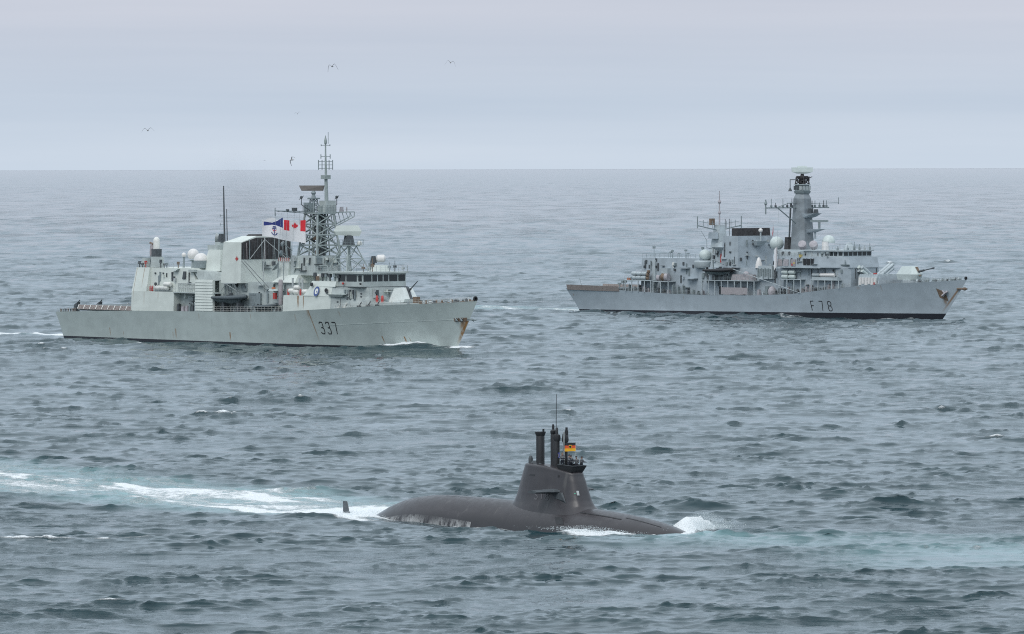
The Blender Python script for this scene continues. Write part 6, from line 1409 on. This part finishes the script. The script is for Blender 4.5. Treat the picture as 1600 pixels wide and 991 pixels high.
# --- missile silo, launchers
sil = MB().box(36.2, 42.6, -3.9, 3.9, 7.4, 10.2, .1, .1, .2, .2).build('missile_silo', 'super_b_light', shb)
for i in range(8):
    for j in range(4):
        MB().box(36.45 + i * .77, 37.05 + i * .77, -3.55 + j * 1.85, -2.15 + j * 1.85, 10.2, 10.5).build('silo_hatch', 'super_b_light', sil)
for i in range(6): MB().box(36.6 + i * 1.0, 37.3 + i * 1.0, -4.05, -3.75, 7.9 + .3 * (i % 2), 9.7).build('side_hatch', 'dome_white', sil)
MB().box(41.6, 42.0, -4.2, -3.7, 8.0, 8.6).build('fire_point', 'red', sil); MB().box(40.9, 41.6, -3.4, -2.8, 10.5, 10.8).build('red_cover', 'red', sil)
def launcher(bx, sg):
    ln = MB().box(bx - .8, bx + .8, -1.5, 1.5, 7.3, 8.6).bar((bx, sg * 1.2, 8), (bx, sg * .6, 9.8), .3, 6).build('launcher_frame', 'super_b', shb)
    for i in range(2):
        for j in range(2):
            x = bx - .55 + 1.1 * i; dz = j * .85
            a = Vector((x, -sg * 2.2, 8.6 + dz)); b = Vector((x + .1, sg * 2.4, 11.3 + dz))
            MB().bar(a, b, .40, 12).bar(b, b + (b - a).normalized() * .12, .46, 12).bar(a.lerp(b, .3), a.lerp(b, .34), .47, 12).bar(a.lerp(b, .7), a.lerp(b, .74), .47, 12).build('missile_tube', 'dome_green' if (i + j) % 2 else 'super_b_light', ln, 40)
launcher(34.4 + 1.2, -1); 
def launcher2(bx):
    ln = MB().box(bx - .8, bx + .8, 1.0, 4.0, 8.0, 9.2).build('launcher_frame', 'super_b', shb)
    for i in range(2):
        for j in range(2):
            x = bx - .55 + 1.1 * i; dz = j * .85
            a = Vector((x, .2, 9.2 + dz)); b = Vector((x + .1, 4.6, 11.8 + dz))
            MB().bar(a, b, .40, 12).bar(b, b + (b - a).normalized() * .12, .46, 12).bar(a.lerp(b, .3), a.lerp(b, .34), .47, 12).build('missile_tube', 'super_b_light', ln, 40)
launcher2(39.0)
MB().frus([(43.4, -4.6, 8.0), (43.7, -4.6, 8.0), (45.4, 4.6, 8.0), (45.1, 4.6, 8.0)], [(43.4, -4.0, 10.0), (43.6, -4.0, 10.0), (45.3, 4.0, 10.0), (45.1, 4.0, 10.0)]).build('breakwater', 'super_b', shb)
# --- gun
gx, gz = 50.2, HB.zd(50.2) - .25
g2 = MB().lathe((gx, 0, gz), [(2.2, 0), (2.2, .9), (2.0, 1.0)], 18).build('main_gun', 'super_b_light', shb, 40)
p0 = [(gx - 2.9, -1.7), (gx + 1.6, -1.7), (gx + 2.4, -.7), (gx + 2.4, .7), (gx + 1.6, 1.7), (gx - 2.9, 1.7)]
p1 = [(gx - 3.1, -1.95), (gx + 1.9, -1.95), (gx + 2.9, -.8), (gx + 2.9, .8), (gx + 1.9, 1.95), (gx - 3.1, 1.95)]
p2 = [(gx - 2.0, -1.1), (gx + 1.0, -1.1), (gx + 1.5, -.5), (gx + 1.5, .5), (gx + 1.0, 1.1), (gx - 2.0, 1.1)]
MB().plan(p0, gz + 1.0, gz + 2.3, p1).plan(p1, gz + 2.303, gz + 4.2, p2).build('gun_house', 'dome_green', g2)
MB().box(gx + 1.3, gx + 3.0, -.35, .35, gz + 1.9, gz + 4.1, -.1, 1.1).build('gun_slot', 'rusty', g2)
MB().bar((gx + 2.2, 0, gz + 2.9), (gx + 7.4, 0, gz + 3.9), .16, 10, .12).bar((gx + 7.0, 0, gz + 3.82), (gx + 7.5, 0, gz + 3.92), .2, 10).bar((gx + 2.0, 0, gz + 2.85), (gx + 4.2, 0, gz + 3.3), .26, 10).build('barrel', 'dark_grey', g2)
# --- forecastle
rng = random.Random(15)
for i in range(24):
    x = 51.0 + i * .66; hb_ = -HB.edge(x)[1]; y = rng.uniform(-.8, .6) * max(.3, hb_ - .5); z = HB.zd(x) - .12; w = rng.uniform(.25, .65)
    MB().lathe((x, y, z), [(w * .6, 0), (w * .45, .3), (w * .6, .5), (w * .2, .6 + rng.random() * .4)], 8).box(x - w, x + w, y - .12, y + .12, z, z + .2).build('mooring_bitt', rng.choice(['mid_grey', 'dark_grey', 'super_b_light', 'mid_grey']), shb)
stanchions(shb, HB, 43.0, 66.0, -1, .95, 2.0); stanchions(shb, HB, 43.0, 66.0, 1, .95, 2.0)
clutter(shb, [(-37, -18, -5.2, 5.5, 13.2), (-37, -18, -5.2, 5.5, 13.2), (-16, 11, -5.6, 5.4, 11.2), (-16, 11, -5.6, 5.4, 11.2), (12.5, 33, -6.0, 6.0, 11.6), (12.5, 33, -6.0, 6.0, 11.6), ('f', 34.6, -4.2, 4.2, 8.5, 11.8), ('f', -2.5, -5.6, 5.6, 12.0, 18.4), (-8, -3, -6.1, 12.0, 18.0), (13.0, 26, -7.75, 12.4, 14.2), ('f', 12.02, -5, 5, 12.2, 15), (-13, -9, -4.5, 11.8, 16.5), (15, 28, -5.4, 14.8, 15.6)], 170, 78, ['super_b', 'mid_grey', 'dark_grey', 'super_b_light', 'dark_grey', 'mid_grey', 'pale_metal', 'dark_grey'])
# small flags of F78
ef = frame_thing(FB, 'white_ensign', 'limp white flag with a red edge hanging by the bridge wing of frigate F78', 'flag', 13.2, -8.3, 16.9)
sf = wave_surf(.75, 4.9, .25, 5.0, 1.0, .9, (-.5, -.3, 0), (-.3, .5, 0))
flag_piece(ef, sf, .25, 1, 0, 1, 'white_field', 'flag_white'); flag_piece(ef, sf, 0, .25, 0, 1, 'red_edge', 'pink_cover')
MB().bar((0, 0, .4), (.3, .3, 9.6), .025, 4).bar((0, 0, .4), (.1, .1, -5), .03, 4).build('halyard', 'pale_metal', ef)
rf = frame_thing(FB, 'red_pennant', 'small red pennant streaming above the funnel of frigate F78', 'flag', -3.0, 6.6, 22.3)
sf = wave_surf(2.2, 2.3, .25, 4.0, 0, .9, (-.4, .35, 0), (.35, .4, 0))
MB().add([sf(0, 1, .02), sf(.2, .1, .02), sf(1, -.1, .02), sf(.6, .5, .02), sf(0, 1, -.02), sf(.2, .1, -.02), sf(1, -.1, -.02), sf(.6, .5, -.02)], [(0, 1, 2, 3), (7, 6, 5, 4)]).build('cloth', 'flag_red', rf)
MB().bar((0, 0, 0), (.1, 0, -3.0), .03, 4).build('halyard', 'pale_metal', rf)

# ------------------------------------------------------------------ gulls
def gull(px, py, dist, span, yaw, roll, lift, fold, label):
    d = Vector(((px - 800) / F_PX, 1.0, -(py - 495.5) / F_PX))
    d = cam.matrix_world.to_3x3() @ Vector((d.x, d.z, -1.0))
    pos = Vector((0, 0, CAM_H)) + d * (dist / d.y)
    k = span / 1.12; mb = MB()
    body = [(.26, .012, 0), (.22, .035, .0), (.15, .05, .0), (.05, .075, -.01), (-.08, .07, -.005), (-.18, .045, .0), (-.25, .03, .005), (-.32, .05, .0)]
    n = 8; vs = []
    for i, (x, r, z) in enumerate(body):
        fl = .25 if i == len(body) - 1 else 1
        vs += [(x, r * math.cos(2 * math.pi * q / n), z + fl * r * math.sin(2 * math.pi * q / n)) for q in range(n)]
    mb.add(vs, [(i * n + q, i * n + (q + 1) % n, (i + 1) * n + (q + 1) % n, (i + 1) * n + q) for i in range(len(body) - 1) for q in range(n)] + [tuple(range(n)), tuple(range((len(body) - 1) * n, len(body) * n))])
    for sg in (-1, 1):
        st = [(0.0, .04, .13, .02), (.16, .05 + .14 * lift, .13, .018), (.30, .05 + .2 * lift, .12, .014), (.46, .05 + (.2 - .25 * fold) * lift, .085, .01), (.62, .05 + (.2 - .7 * fold) * lift, .02, .004)]
        vs = []
        for (y, z, ch, th) in st:
            sw = -.10 * max(0, y - .25) / .37
            vs += [(.08 + sw, sg * (y + .03), z), (.04 + sw - ch * .3, sg * (y + .03), z + th), (.08 + sw - ch, sg * (y + .03), z), (.04 + sw - ch * .3, sg * (y + .03), z - th)]
        mb.add(vs, [(i * 4 + q, i * 4 + (q + 1) % 4, (i + 1) * 4 + (q + 1) % 4, (i + 1) * 4 + q) for i in range(4) for q in range(4)] + [(16, 17, 18, 19)])
    me_o = mb.build('seagull', 'plumage', None, 50)
    me_o.location = pos; me_o.scale = (k, k, k); me_o.rotation_euler = (R(roll), 0, R(yaw))
    return tag(me_o, label, 'bird', 'gulls in flight above the ships')
gull(519, 104, 720, 1.25, 250, 10, 1.0, 1.15, 'gull with arched wings high in the sky left of the centre')
gull(704, 98, 740, 1.25, 280, -8, .8, 1.1, 'gull with arched wings at the upper centre, rightmost of all')
gull(231, 204, 640, 1.25, 85, -6, 1.0, .55, 'gull with raised wings at far left above the horizon')
gull(465, 178, 1200, 1.2, 265, 12, 1.4, .2, 'tiny gull with wings in a V above the horizon left of the tall mast')
gull(456, 250, 760, 1.2, 215, 48, .9, 1.0, 'banking gull just above the horizon left of the tall mast')
gull(413, 251, 2600, 1.2, 250, 0, .9, .8, 'faintest far gull, a speck just above the horizon')

# ------------------------------------------------------------------ funnel smoke of 337, a thin warm haze drifting aft
m = bpy.data.materials.new('smoke'); m.use_nodes = True; n, l = m.node_tree.nodes, m.node_tree.links; n.clear()
out = n.new('ShaderNodeOutputMaterial'); vol = n.new('ShaderNodeVolumePrincipled'); l.new(vol.outputs[0], out.inputs['Volume'])
vol.inputs['Color'].default_value = (.64, .65, .68, 1); vol.inputs['Anisotropy'].default_value = .2
tcn = n.new('ShaderNodeTexCoord'); sx = n.new('ShaderNodeSeparateXYZ'); l.new(tcn.outputs['Generated'], sx.inputs[0])
# generated 0..1: x along the plume (0 = funnel); radius grows along it
def cent(o_): return math_(n, l, 'SUBTRACT', o_, .5)
ry = cent(sx.outputs[1]); rz_ = cent(sx.outputs[2])
rad = math_(n, l, 'SQRT', math_(n, l, 'ADD', math_(n, l, 'MULTIPLY', ry, ry), math_(n, l, 'MULTIPLY', rz_, rz_)))
lim = math_(n, l, 'MULTIPLY_ADD', sx.outputs[0], .36, .12)
fal = maprange(n, l, math_(n, l, 'DIVIDE', rad, lim), 1.0, .2)
nzv = noise(n, l, mapping(n, l, (.12, .2, .2)), 1.0, 4)
den = math_(n, l, 'MULTIPLY', math_(n, l, 'MULTIPLY', fal, maprange(n, l, nzv, .32, .62)), math_(n, l, 'MULTIPLY', maprange(n, l, sx.outputs[0], 0, .06), maprange(n, l, sx.outputs[0], 1.0, .45)))
l.new(math_(n, l, 'MULTIPLY', den, .016), vol.inputs['Density']); MATS['smoke'] = m
sm = MB().lathe((0, 0, 0), [(.5, 0), (3.0, 0), (14.0, 62), (.5, 62)], 20, (1, 0, 0)).build('exhaust_smoke', 'smoke')
p_ = FA.o + FA.f * -1.5 + FA.p * 1.5
sm.location = (p_[0], p_[1], 23.5)
dirn = Vector((-FA.f[0] * 1.0 + FA.p[0] * .55, -FA.f[1] * 1.0 + FA.p[1] * .55, .22))
sm.rotation_euler = dirn.to_track_quat('X', 'Z').to_euler()
tag(sm, 'thin warm grey exhaust smoke drifting from the funnel of frigate 337', 'smoke', kind='stuff')
